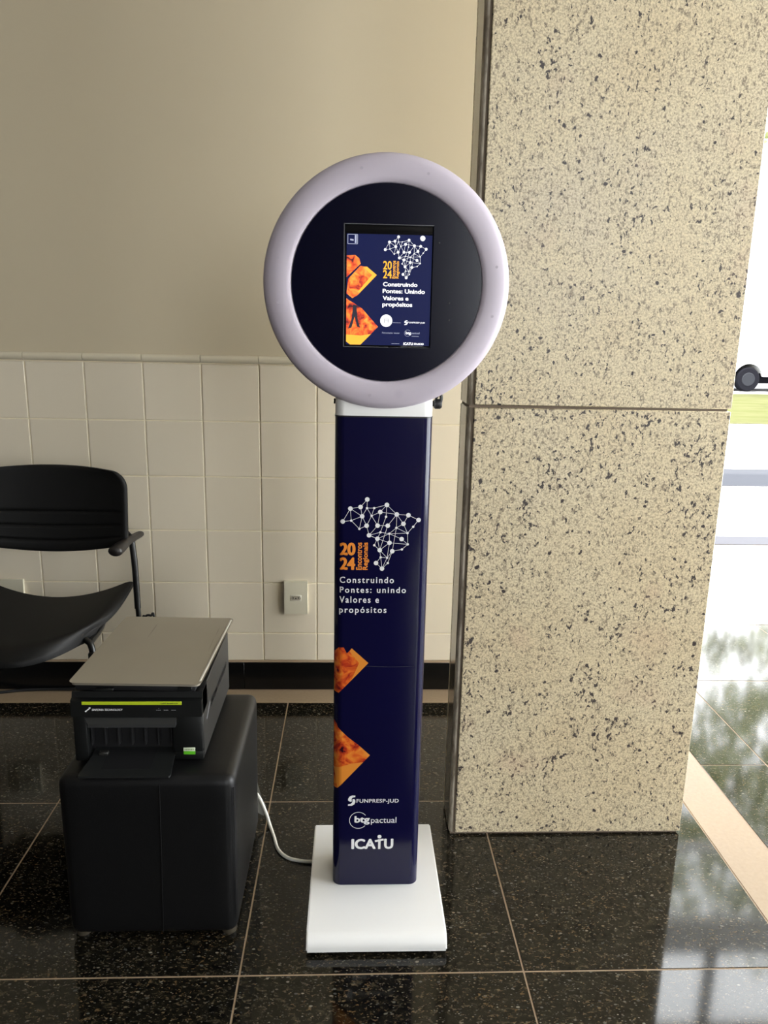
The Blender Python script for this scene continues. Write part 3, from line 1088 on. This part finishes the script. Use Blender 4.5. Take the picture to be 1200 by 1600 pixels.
printed('screen_sponsor', text_bm('pactual', R((0.0502, 0.0667, 1.3225, 1.3276)), 0.0), 'scr_dim', scr, SP, 0.0002)
printed('screen_sponsor', text_bm('ICATU', R((0.0349, 0.054, 1.3022, 1.3072)), 0.04), 'scr_white', scr, SP, 0.0002)
printed('screen_sponsor', text_bm('nuco', R((0.0562, 0.0755, 1.3027, 1.3066)), 0.02), 'scr_white', scr, SP, 0.0002)
printed('screen_caption', text_bm('Patrocinador master', R((-0.008, 0.027, 1.3237, 1.3267)), 0.0), 'scr_dim', scr, SP, 0.0002)
for x0, x1, z in ((0.0128, 0.0288, 1.3450), (0.0111, 0.0275, 1.3044), (0.0512, 0.0664, 1.3194)):
    bm = bmesh.new()
    xx = x0
    while xx < x1 - 0.001:
        bar2(bm, KX + xx, z, KX + xx + 0.0011, z, 0.0011)
        xx += 0.0016
    printed('screen_caption', bm, 'scr_dim', scr, SP, 0.0002)

# clamp knob on the right of the neck, catch on the left
bm = bmesh.new()
add_tube(bm, [(KX + 0.095, 1.605, 1.182), (KX + 0.106, 1.605, 1.182)], 0.006, 12)
add_tube(bm, [(KX + 0.1055, 1.600, 1.182), (KX + 0.1085, 1.600, 1.182), (KX + 0.119, 1.600, 1.182), (KX + 0.122, 1.600, 1.182)], [0.0085, 0.0105, 0.0105, 0.008], 18)
add_tube(bm, spline([(KX + 0.117, 1.600, 1.176), (KX + 0.1205, 1.598, 1.192), (KX + 0.1175, 1.598, 1.204), (KX + 0.108, 1.600, 1.193)], 5), [0.0035] * 16, 8)
finish('clamp_knob', bm, 'black', K)
bm = bmesh.new()
add_tube(bm, [(KX - 0.099, 1.605, 1.184), (KX - 0.1045, 1.605, 1.184)], 0.0055, 12)
finish('clamp_bolt', bm, 'black', K)
# dark gasket behind the ring
bm = bmesh.new()
lathe_y(bm, [(0.238, HY + 0.0302), (0.2445, HY + 0.0302), (0.2445, HY + 0.036), (0.238, HY + 0.036)], KX, HZ, 96)
finish('ring_gasket', bm, 'black', K)

# ------------------------------------------------------------------ ottoman
OT = empty('ottoman', (-0.43, 1.64, 0), 'black leatherette cube ottoman carrying the printer', 'ottoman')
bm = bmesh.new()
add_box(bm, -0.617, -0.243, 1.447, 1.845, 0.010, 0.402, 0.022, 4)
bmesh.ops.subdivide_edges(bm, edges=[e for e in bm.edges if e.calc_length() > 0.2], cuts=10, use_grid_fill=True)
for v in bm.verts:
    x, y, z = v.co
    # slight taper to the foot and padded bulge
    t = 1 - 0.016 * (1 - z / 0.4)
    v.co.x = -0.43 + (x + 0.43) * t
    u, w = (x + 0.43) / 0.187, (y - 1.645) / 0.199
    if z > 0.39:
        v.co.z += 0.004 * (1 - u * u) * (1 - w * w)
finish('cushion_body', bm, 'leather', OT, smooth=60)
bm = bmesh.new()
add_tube(bm, [(-0.401, 1.4465, 0.385), (-0.4035, 1.4463, 0.25), (-0.409, 1.4465, 0.02)], 0.0011, 6)
finish('seam', bm, 'leather', OT)
bm = bmesh.new()
add_tube(bm, [(-0.2487, 1.4525, 0.05), (-0.2465, 1.4525, 0.375)], 0.0013, 6)
finish('seam', bm, 'leather', OT)
for x in (-0.592, -0.268):
    for y in (1.475, 1.815):
        bm = bmesh.new()
        add_tube(bm, [(x, y, 0), (x, y, 0.006), (x, y, 0.022)], [0.016, 0.018, 0.015], 16)
        finish('foot', bm, 'foot_metal', OT)

# ------------------------------------------------------------------ photo printer
PR = empty('photo_printer', (-0.452, 1.66, 0.407), 'black photo printer with a lime green strip on the ottoman', 'printer')
px0, px1, py0, py1, pz0, pz1 = -0.592, -0.318, 1.500, 1.850, 0.409, 0.568
bm = bmesh.new()
add_box(bm, px0 + 0.003, px1 - 0.003, py0 + 0.045, py1, pz0, pz1, 0.004, 2)
printer_body = finish('housing', bm, 'printer_black', PR)
box('side_panel', 'printer_side', PR, px1 - 0.004, px1 + 0.001, py0 + 0.012, py1 - 0.002, pz0 + 0.004, pz1 - 0.0005, 0.0015, 1)
box('side_panel', 'printer_side', PR, px0 - 0.001, px0 + 0.004, py0 + 0.012, py1 - 0.002, pz0 + 0.004, pz1, 0.0015, 1)
# cheeks either side of the outlet
box('front_cheek', 'printer_black', PR, px0, px0 + 0.030, py0, py0 + 0.06, pz0, 0.518, 0.004, 2)
box('front_cheek', 'printer_black', PR, px1 - 0.064, px1, py0, py0 + 0.06, pz0 + 0.022, 0.518, 0.004, 2)
box('front_cheek', 'printer_black', PR, px1 - 0.064, px1, py0 + 0.006, py0 + 0.06, pz0, pz0 + 0.020, 0.003, 2)
# control band (slanted)
bm = bmesh.new()
add_prism_x(bm, [(py0 - 0.003, 0.516), (py0 + 0.06, 0.516), (py0 + 0.06, pz1), (py0 + 0.012, pz1), (py0 + 0.008, 0.556), (py0 - 0.001, 0.553)], px0 - 0.001, px1 + 0.001)
band = finish('control_panel', bm, 'printer_black', PR, smooth=20)
bm = bmesh.new()
add_box(bm, -0.5690, -0.3590, py0 - 0.0024, py0 - 0.0010, 0.5435, 0.5512, 0.0005, 1)
strip = finish('lime_strip', bm, 'lime', band)
for nm, t, r, m_, b_, sh in (('strip_print', 'Color Stream CS2', (-0.4030, -0.3665, 0.5460, 0.5490), 'black', 0.02, 0.0),
                             ('brand_print', 'SINFONIA TECHNOLOGY', (-0.5485, -0.4835, 0.5300, 0.5350), 'ink_white', 0.02, 0.25)):
    printed(nm, text_bm(t, r, b_, shear=sh), m_, band, py0 - (0.0024 if 'strip' in nm else 0.0022), 0.0005)
bm = bmesh.new()
bar2(bm, -0.5615, 0.5285, -0.5520, 0.5365, 0.0024)
bar2(bm, -0.5545, 0.5365, -0.5505, 0.5372, 0.0030, 0.0001)
bar2(bm, -0.5620, 0.5300, -0.5600, 0.5280, 0.0036, 0.0001)
printed('brand_mark', bm, 'ink_white', band, py0 - 0.0022, 0.0005)
bm = bmesh.new()
for x0 in (-0.4130, -0.3970, -0.3810):
    for k in range(5):
        bar2(bm, x0 + 0.002 * k, 0.5316, x0 + 0.002 * k + 0.0013, 0.5316, 0.0016)
bar2(bm, -0.4078, 0.5356, -0.4066, 0.5356, 0.0012)
printed('indicator_print', bm, 'ink_grey', band, py0 - 0.0022, 0.0005)
# hood lip
bm = bmesh.new()
add_prism_x(bm, [(py0 - 0.014, 0.497), (py0 + 0.02, 0.497), (py0 + 0.02, 0.514), (py0 + 0.000, 0.514), (py0 - 0.012, 0.5035)], -0.566, -0.372)
for v in bm.verts:
    if v.co.x < -0.5 and v.co.y < py0 - 0.005:
        v.co.x += 0.010
finish('hood', bm, mat('hood grey plastic', (0.022, 0.023, 0.023), 0.4), PR, smooth=20)
# ribbed outlet
box('outlet_back', 'black', PR, px0 + 0.03, px1 - 0.064, py0 + 0.030, py0 + 0.046, pz0, 0.500)
for k in range(7):
    x = -0.5580 + 0.0285 * k
    box('outlet_rib', mat('rib %d' % k, (0.016, 0.016, 0.017), 0.4) if k == 0 else bpy.data.materials['rib 0'], PR,
        x - 0.0012, x + 0.0012, py0 + 0.012, py0 + 0.031, 0.440, 0.497)
# output tray
bm = bmesh.new()
poly = [(-0.556, py0 + 0.03), (-0.3795, py0 + 0.03), (-0.3795, py0 + 0.0), (-0.374, 1.438), (-0.377, 1.434), (-0.562, 1.434), (-0.565, 1.438), (-0.556, py0)]
a = [bm.verts.new((x, y, 0.4265 - 0.13 * (py0 + 0.03 - y))) for x, y in poly]
b = [bm.verts.new((x, y, 0.4225 - 0.13 * (py0 + 0.03 - y))) for x, y in poly]
bm.faces.new(a)
bm.faces.new(b[::-1])
for i in range(len(poly)):
    j = (i + 1) % len(poly)
    bm.faces.new((a[i], a[j], b[j], b[i]))
tray = finish('output_tray', bm, mat('tray plastic', (0.014, 0.015, 0.015), 0.3), PR, smooth=20)
bm = bmesh.new()
zt = lambda y: 0.4267 - 0.13 * (py0 + 0.03 - y)
q = [(-0.524, 1.456), (-0.420, 1.456), (-0.420, 1.524), (-0.524, 1.524)]
a = [bm.verts.new((x, y, zt(y))) for x, y in q]
b = [bm.verts.new((x, y, zt(y) - 0.002)) for x, y in q]
bm.faces.new(a)
bm.faces.new(b[::-1])
for i in range(4):
    bm.faces.new((a[i], a[(i + 1) % 4], b[(i + 1) % 4], b[i]))
finish('tray_well_shade', bm, 'black', tray, smooth=0)  # flush black quad: shade of the recessed well put in as colour
box('tray_catch', 'printer_side', tray, -0.542, -0.522, 1.500, 1.512, 0.422, 0.4295, 0.002, 1)
# sticker
box('sticker', 'sticker_white', PR, -0.3595, -0.3345, py0 - 0.0012, py0 + 0.001, 0.4335, 0.4418, 0.0005, 1)
box('sticker', 'sticker_green', PR, -0.3595, -0.3345, py0 - 0.0012, py0 + 0.001, 0.4255, 0.4335, 0.0005, 1)
bm = bmesh.new()
for k in range(6):
    bar2(bm, -0.3570 + 0.0034 * k, 0.4378, -0.3570 + 0.0034 * k + 0.0024, 0.4378, 0.0034)
printed('sticker_print', bm, mat('sticker ink', (0.32, 0.42, 0.22), 0.5), PR, py0 - 0.0012, 0.0004)
# lettering on the right side panel
bm = text_bm('SINFONIA TECHNOLOGY', (0.0, 0.215, 0.0, 0.015), 0.02, shear=0.25)
bar2(bm, -0.052, -0.004, -0.012, 0.018, 0.005)
for v in bm.verts:
    u, z = v.co.x, v.co.z
    v.co = Vector((px1 + 0.0014, 1.600 + u, 0.488 + z))
finish('side_print', bm, 'ink_grey', PR, smooth=0)

# ------------------------------------------------------------------ closed laptop on the printer
LP = empty('laptop', (-0.447, 1.68, 0.573), 'closed silver laptop lying flat on top of the black printer', 'laptop')
bm = bmesh.new()
pts = rounded_rect(-0.5830, -0.3130, 1.492, 1.868, 0.010, 4)
a = [bm.verts.new((x, y, 0.5905)) for x, y in pts]
b = [bm.verts.new((x, y, 0.5975)) for x, y in pts]
bm.faces.new(a)
bm.faces.new(b[::-1])
for i in range(len(pts)):
    j = (i + 1) % len(pts)
    bm.faces.new((a[i], a[j], b[j], b[i]))
skew = Matrix.Translation((-0.447, 1.68, 0)) @ Matrix.Rotation(math.radians(-1.6), 4, 'Z') @ Matrix.Translation((0.447, -1.68, 0))
bmesh.ops.transform(bm, matrix=skew, verts=bm.verts)
bmesh.ops.bevel(bm, geom=[e for e in bm.edges if e.verts[0].co.z > 0.595 and e.verts[1].co.z > 0.595], offset=0.0045, segments=4, profile=0.5, affect='EDGES')
lid = finish('lid', bm, 'silver', LP, smooth=60)
bm = bmesh.new()
add_box(bm, -0.3178, -0.3112, 1.503, 1.860, 0.5915, 0.5986, 0.0022, 3, skew)
finish('lid_edge_highlight', bm, 'edge_highlight', lid)  # pale strip on the right edge alone paints its highlight
bm = bmesh.new()
add_box(bm, -0.578, -0.323, 1.500, 1.862, 0.574, 0.5895, 0.004, 2, skew)
lb = finish('keyboard_base', bm, 'black', LP)
box('latch', 'printer_black', lb, -0.535, -0.5, 1.494, 1.502, 0.577, 0.583, 0.001, 1)
box('latch', 'printer_black', lb, -0.365, -0.335, 1.494, 1.502, 0.577, 0.587, 0.001, 1)
for x in (-0.55, -0.345):
    for y in (1.525, 1.83):
        bm = bmesh.new()
        add_tube(bm, [(x, y, 0.568), (x, y, 0.575)], 0.009, 12)
        finish('rubber_foot', bm, 'black', LP)
# bit of black lead looping up behind the laptop
bm = bmesh.new()
add_tube(bm, spline([(-0.560, 1.93, 0.0), (-0.558, 1.925, 0.25), (-0.548, 1.90, 0.555), (-0.536, 1.892, 0.592), (-0.522, 1.890, 0.595), (-0.514, 1.892, 0.585), (-0.512, 1.90, 0.40), (-0.515, 1.93, 0.0)], 6), 0.0032, 8)
tag(finish('power_lead', bm, 'black', None, (-0.54, 1.9, 0)), 'black power lead looping up behind the silver laptop', 'cable')

# ------------------------------------------------------------------ armchair by the wall
CX = -0.975
CH = empty('armchair', (CX, 2.25, 0), 'black plastic armchair with grooved backrest against the tiled wall', 'chair')


def grid_shell(name, fn, nu, nv, thick_dir, m, parent, us=None, vs=None):
    """two-sided shell: fn(u,v) -> front point, offset by thick_dir(u,v)"""
    bm = bmesh.new()
    us = us or [-1 + 2 * i / nu for i in range(nu + 1)]
    vs = vs or [-1 + 2 * j / nv for j in range(nv + 1)]
    A = [[bm.verts.new(fn(u, v)) for u in us] for v in vs]
    B = [[bm.verts.new(Vector(fn(u, v)) + Vector(thick_dir(u, v))) for u in us] for v in vs]
    nu, nv = len(us) - 1, len(vs) - 1
    for j in range(nv):
        for i in range(nu):
            bm.faces.new((A[j][i], A[j][i + 1], A[j + 1][i + 1], A[j + 1][i]))
            bm.faces.new((B[j][i], B[j + 1][i], B[j + 1][i + 1], B[j][i + 1]))
    for j in range(nv):
        bm.faces.new((A[j][0], A[j + 1][0], B[j + 1][0], B[j][0]))
        bm.faces.new((A[j][nu], B[j][nu], B[j + 1][nu], A[j + 1][nu]))
    for i in range(nu):
        bm.faces.new((A[0][i], B[0][i], B[0][i + 1], A[0][i + 1]))
        bm.faces.new((A[nv][i], A[nv][i + 1], B[nv][i + 1], B[nv][i]))
    return finish(name, bm, m, parent, smooth=50)


def inset(d, r):
    return 0 if d >= r else r - math.sqrt(max(r * r - (r - d) ** 2, 0))


def back_fn(u, v):
    h = 0.242
    z = v * 0.5 * h
    w = 0.252 - inset((1 - v) * 0.5 * h, 0.062) - inset((1 + v) * 0.5 * h, 0.018)
    x = u * w
    crown = 0.007 * (1 - u * u) if v > 0 else 0.0
    sag = -0.034 * (1 - u * u) * max(0, 0.2 - v) / 1.2
    y = 2.445 - 0.045 * abs(u) ** 2.2 + 0.03 * (v * 0.5)
    # grooves in the lower half
    for gv in (-0.10, -0.42, -0.74):
        gz = gv + 0.05 * 0
        dd = abs(v - gz + 0.10 * (1 - u * u) * 0)
        if dd < 0.045 and abs(u) < 0.93:
            y += 0.006 * (1 - dd / 0.045)
    # soft rounded rim
    e = min(1 - abs(u), (1 - abs(v)) * 0.5)
    if e < 0.05:
        y += 0.008 * (1 - e / 0.05) ** 2
    return (CX + x, y, 0.762 + z + crown * max(0, v) + sag)


def back_th(u, v):
    e = min(1 - abs(u), (1 - abs(v)) * 0.6)
    t = 0.026 if e > 0.06 else 0.010 + 0.016 * e / 0.06
    return (0, t, 0)


vs = sorted(set([-1 + 2 * j / 24 for j in range(25)] + [g0 + d for g0 in (-0.10, -0.42, -0.74) for d in (-0.045, 0, 0.045)] + [0.97, 0.93, -0.97, 0.86, 0.79]))
us = [-1, -0.985, -0.965] + [-0.93 + 1.86 * i / 28 for i in range(29)] + [0.965, 0.985, 1]
grid_shell('backrest', back_fn, 0, 0, back_th, 'chair_plastic', CH, us, vs)


def seat_fn(u, v):
    # v=-1 front, v=1 back
    d = (v + 1) * 0.5
    yb = 2.43 + 0.02 * u * u
    yf = 1.965 + 0.20 * abs(u) ** 3.2
    y = yf + (yb - yf) * d
    w = 0.246 - 0.014 * (1 - d) - 0.035 * (1 - d) ** 4
    x = u * w
    z = 0.442 + 0.012 * (1 - d) + 0.052 * abs(u) ** 2.0 * d ** 1.2 + 0.006 * abs(u) ** 2
    z += 0.010 * d ** 3
    if d < 0.14:
        z -= 0.030 * ((0.14 - d) / 0.14) ** 2
    if abs(u) > 0.9:
        z -= 0.010 * ((abs(u) - 0.9) / 0.1) ** 2
    return (CX + x, y, z)


vs = [-1, -0.98, -0.95, -0.91, -0.86, -0.80, -0.72] + [-0.6 + 1.6 * j / 14 for j in range(15)]
us = [-1, -0.98, -0.95] + [-0.9 + 1.8 * i / 24 for i in range(25)] + [0.95, 0.98, 1]
grid_shell('seat', seat_fn, 0, 0, lambda u, v: (0, 0, -0.014), 'chair_plastic', CH, us, vs)
for s in (-1, 1):
    X = CX + s * 0.262
    bm = bmesh.new()
    add_tube(bm, spline([(X - s * 0.006, 2.425, 0.652), (X + s * 0.001, 2.42, 0.56), (X + s * 0.004, 2.415, 0.42)], 4), 0.0105, 12)
    finish('arm_post', bm, 'chair_steel', CH)
    bm = bmesh.new()
    add_tube(bm, [(X + s * 0.002, 2.42, 0.44), (X + s * 0.006, 2.44, 0.20), (X + s * 0.010, 2.47, 0.0)], 0.0085, 12)
    finish('leg', bm, 'chair_steel', CH)
    bm = bmesh.new()
    add_tube(bm, spline([(CX + s * 0.190, 2.135, 0.425), (CX + s * 0.212, 2.12, 0.405), (CX + s * 0.222, 2.105, 0.30), (CX + s * 0.232, 2.08, 0.0)], 5), 0.0095, 12)
    finish('leg', bm, 'chair_steel', CH)
    bm = bmesh.new()
    add_box(bm, CX + s * 0.216 - 0.011, CX + s * 0.216 + 0.011, 2.10, 2.13, 0.372, 0.396, 0.005, 2)
    finish('leg_clamp', bm, 'chair_steel', CH)
    bm = bmesh.new()
    add_tube(bm, spline([(CX + s * 0.205, 2.125, 0.415), (CX + s * 0.200, 2.25, 0.420), (CX + s * 0.17, 2.40, 0.428)], 5), 0.0085, 10)
    finish('side_rail', bm, 'chair_steel', CH)
    bm = bmesh.new()
    add_tube(bm, spline([(X - s * 0.021, 2.285, 0.648), (X - s * 0.019, 2.31, 0.651), (X - s * 0.012, 2.41, 0.655), (X - s * 0.001, 2.49, 0.653), (X + s * 0.001, 2.51, 0.652)], 4),
             [0.014, 0.0195, 0.022, 0.023, 0.023, 0.022, 0.020, 0.017, 0.0165, 0.016, 0.0155, 0.015, 0.0145, 0.014, 0.013, 0.012, 0.009], 14)
    for v in bm.verts:
        v.co.z = 0.652 + (v.co.z - 0.652) * 0.75
    finish('armrest', bm, 'arm', CH, smooth=70)
    bm = bmesh.new()
    add_tube(bm, [(X, 2.43, 0.65), (CX + s * 0.215, 2.455, 0.69)], 0.008, 10)
    finish('back_bracket', bm, 'chair_steel', CH)
bm = bmesh.new()
add_tube(bm, [(CX - 0.205, 2.16, 0.413), (CX + 0.205, 2.16, 0.413)], 0.0085, 10)
finish('cross_rail', bm, 'chair_steel', CH)

# ------------------------------------------------------------------ sockets on the wall


def socket(xc, zc, label, insert=True):
    root = empty('wall_socket', (xc, WY, zc), label, 'socket')
    bm = bmesh.new()
    w, h = 0.0425, 0.0635
    pr = [(WY + 0.001, zc - h), (WY - 0.010, zc - h)] + [(WY - 0.010 - 0.0035 * (1 - (t / 6) ** 2), zc + h * t / 6) for t in range(-5, 6)] + [(WY - 0.010, zc + h), (WY + 0.001, zc + h)]
    add_prism_x(bm, pr, xc - w, xc + w)
    finish('cover_plate', bm, 'plate', root, smooth=40)
    box('socket_insert', 'plate_in', root, xc - 0.020, xc + 0.020, WY - 0.0142, WY - 0.008, zc - 0.012, zc + 0.012, 0.0012, 1)
    bm = bmesh.new()
    add_prism_y(bm, [(xc - 0.019, zc), (xc - 0.013, zc + 0.0085), (xc + 0.013, zc + 0.0085), (xc + 0.019, zc), (xc + 0.013, zc - 0.0085), (xc - 0.013, zc - 0.0085)], WY - 0.0150, WY - 0.0139)
    finish('socket_face', bm, mat('socket shade', (0.42, 0.38, 0.30), 0.4), root, smooth=0)
    for dx, dz in ((-0.0095, 0.001), (0, -0.001), (0.0095, 0.001)):
        bm = bmesh.new()
        add_tube(bm, [(xc + dx, WY - 0.0148, zc + dz), (xc + dx, WY - 0.0156, zc + dz)], 0.0026, 10)
        finish('pin_hole', bm, 'black', root)
    return root


socket(-0.2035, 0.3715, 'ivory wall socket plate on the tiles beside the kiosk')
socket(-1.2290, 0.3715, 'ivory wall socket plate half hidden behind the chair seat')

# ------------------------------------------------------------------ cables and plastic film
bm = bmesh.new()
add_tube(bm, spline([(-0.335, 1.93, 0.09), (-0.300, 1.915, 0.088), (-0.258, 1.890, 0.072), (-0.232, 1.866, 0.036), (-0.214, 1.835, 0.006), (-0.199, 1.79, 0.0045), (-0.184, 1.742, 0.0045),
                     (-0.155, 1.708, 0.0045), (-0.115, 1.695, 0.0045), (-0.092, 1.6925, 0.0045)], 8), 0.0044, 10)
tag(finish('power_cable', bm, 'cable_white', None, (-0.2, 1.8, 0)), 'white power cable curving across the floor to the kiosk base', 'cable')
bm = bmesh.new()
add_tube(bm, spline([(-1.75, 2.58, 0.006), (-1.45, 2.60, 0.006), (-1.30, 2.632, 0.006), (-1.19, 2.655, 0.006), (-0.95, 2.66, 0.006), (-0.7, 2.655, 0.006)], 8), 0.0055, 10)
tag(finish('floor_cable', bm, 'black', None, (-1.2, 2.6, 0)), 'black cable lying along the beige strip under the chair', 'cable')
bm = bmesh.new()
fp = [(-0.256, 1.905, 0.0), (-0.238, 1.890, 0.0), (-0.232, 1.895, 0.03), (-0.246, 1.91, 0.045), (-0.262, 1.935, 0.085), (-0.262, 1.915, 0.02), (-0.275, 1.92, 0.0)]
vv = [bm.verts.new(p) for p in fp]
for tri in ((0, 1, 2), (0, 2, 3), (0, 3, 5), (5, 3, 4), (0, 5, 6)):
    bm.faces.new([vv[i] for i in tri])
ext = bmesh.ops.solidify(bm, geom=bm.faces[:], thickness=0.0006)
tag(finish('plastic_film', bm, 'film', None, (-0.25, 1.91, 0), smooth=0), 'crumpled clear plastic film beside the ottoman under the white cable', 'film')

# ------------------------------------------------------------------ outside
tag(box('ground_paving', 'pave', None, -12, 30, 5.02, 12.5, -0.2, -0.01), 'pale sunlit concrete paving outside', 'ground', kind='structure')
tag(box('ground_band', 'pave_dark', None, -12, 30, 6.95, 7.9, -0.05, -0.004), 'grey paving band outside', 'ground', kind='structure')
tag(box('ground_lawn', 'grass', None, -20, 45, 12.5, 19.9, -0.2, 0.0), 'dry lawn beyond the paving', 'ground', kind='structure')
tag(box('ground_road', 'asphalt', None, -40, 70, 19.9, 60, -0.2, -0.005), 'road beyond the lawn', 'ground', kind='structure')

VN = empty('white_van', (13.0, 21.8, 0), 'white van parked beyond the lawn outside', 'van')
bm = bmesh.new()
prof = [(9.9, 0.42), (9.86, 0.75), (9.95, 1.25), (10.10, 1.85), (10.30, 2.18), (10.6, 2.28), (14.2, 2.28), (14.6, 2.15), (15.1, 1.45), (15.7, 1.15), (15.9, 0.95), (15.92, 0.42)]
arch1 = [(15.0 + 0.42 * math.cos(math.radians(a)), 0.34 + 0.42 * math.sin(math.radians(a))) for a in range(10, 171, 16)]
arch2 = [(10.95 + 0.42 * math.cos(math.radians(a)), 0.34 + 0.42 * math.sin(math.radians(a))) for a in range(10, 171, 16)]
add_prism_y(bm, prof + arch1 + arch2, 20.95, 22.75)
finish('body', bm, 'van_white', VN, smooth=30)
box('underbody', 'underbody', VN, 10.0, 15.8, 21.05, 22.6, 0.22, 0.50)
for wx0, wx1 in ((13.0, 14.1),):
    box('side_window', 'van_glass', VN, wx0, wx1, 20.935, 20.96, 1.35, 2.02, 0.01, 1)
for wx in (10.95, 15.0):
    for y0, y1 in ((20.93, 21.14), (22.5, 22.72)):
        bm = bmesh.new()
        add_tube(bm, [(wx, y0, 0.33), (wx, y0 + 0.03, 0.33), (wx, y1, 0.33)], [0.30, 0.33, 0.33], 32)
        w_ = finish('wheel', bm, 'tyre', VN)
        if y0 < 21:
            bm = bmesh.new()
            add_tube(bm, [(wx, y0 - 0.015, 0.33), (wx, y0 + 0.01, 0.33)], [0.17, 0.20], 24)
            finish('hubcap', bm, 'hub', w_)


def tree(x, y, h, cx, cy, cz, rx, ry, rz, n, label, leaf=0.11):
    root = empty('tree', (x, y, 0), label, 'tree', 'trees outside the entrance')
    bm = bmesh.new()
    add_tube(bm, spline([(x, y, -0.1), (x + 0.1, y, h * 0.4), ((x + cx) / 2, (y + cy) / 2, h * 0.7), (cx, cy, cz)], 4), [0.16 - 0.01 * i for i in range(13)], 10)
    finish('trunk', bm, 'bark', root)
    bm = bmesh.new()
    rnd = random.Random(int(x * 100))
    for k in range(9):
        t = (cx + rnd.uniform(-0.8, 0.8) * rx, cy + rnd.uniform(-0.8, 0.8) * ry, cz + rnd.uniform(-0.75, 0.6) * rz)
        add_tube(bm, [((x + cx) / 2, (y + cy) / 2, h * 0.7), ((t[0] + cx) / 2, (t[1] + cy) / 2, cz - 0.1), t], [0.05, 0.035, 0.012], 6)
    finish('branch', bm, 'bark', root)
    bm = bmesh.new()
    cl = [(cx + rnd.uniform(-1, 1) * rx, cy + rnd.uniform(-1, 1) * ry, cz + rnd.uniform(-1, 0.9) * rz) for _ in range(46)]
    for k in range(n):
        c = cl[k % len(cl)]
        p = Vector((c[0] + rnd.gauss(0, 0.30), c[1] + rnd.gauss(0, 0.30), c[2] + rnd.gauss(0, 0.22)))
        a = Vector((rnd.uniform(-1, 1), rnd.uniform(-1, 1), rnd.uniform(-1, 1))).normalized() * leaf
        b = a.cross(Vector((rnd.uniform(-1, 1), rnd.uniform(-1, 1), rnd.uniform(-1, 1)))).normalized() * leaf * 0.45
        bm.faces.new([bm.verts.new(q) for q in (p - a, p + b, p + a, p - b)])
    tag(finish('foliage', bm, 'leaf', root, smooth=0), kind='stuff')
    return root


tree(7.2, 9.6, 5.5, 6.1, 9.4, 5.2, 1.9, 1.4, 1.6, 3000, 'leafy green tree nearest the glazed entrance')
tree(13.0, 15.5, 7.0, 11.6, 15.3, 6.4, 3.2, 1.8, 2.6, 3200, 'spreading green tree on the lawn beyond the entrance', 0.16)
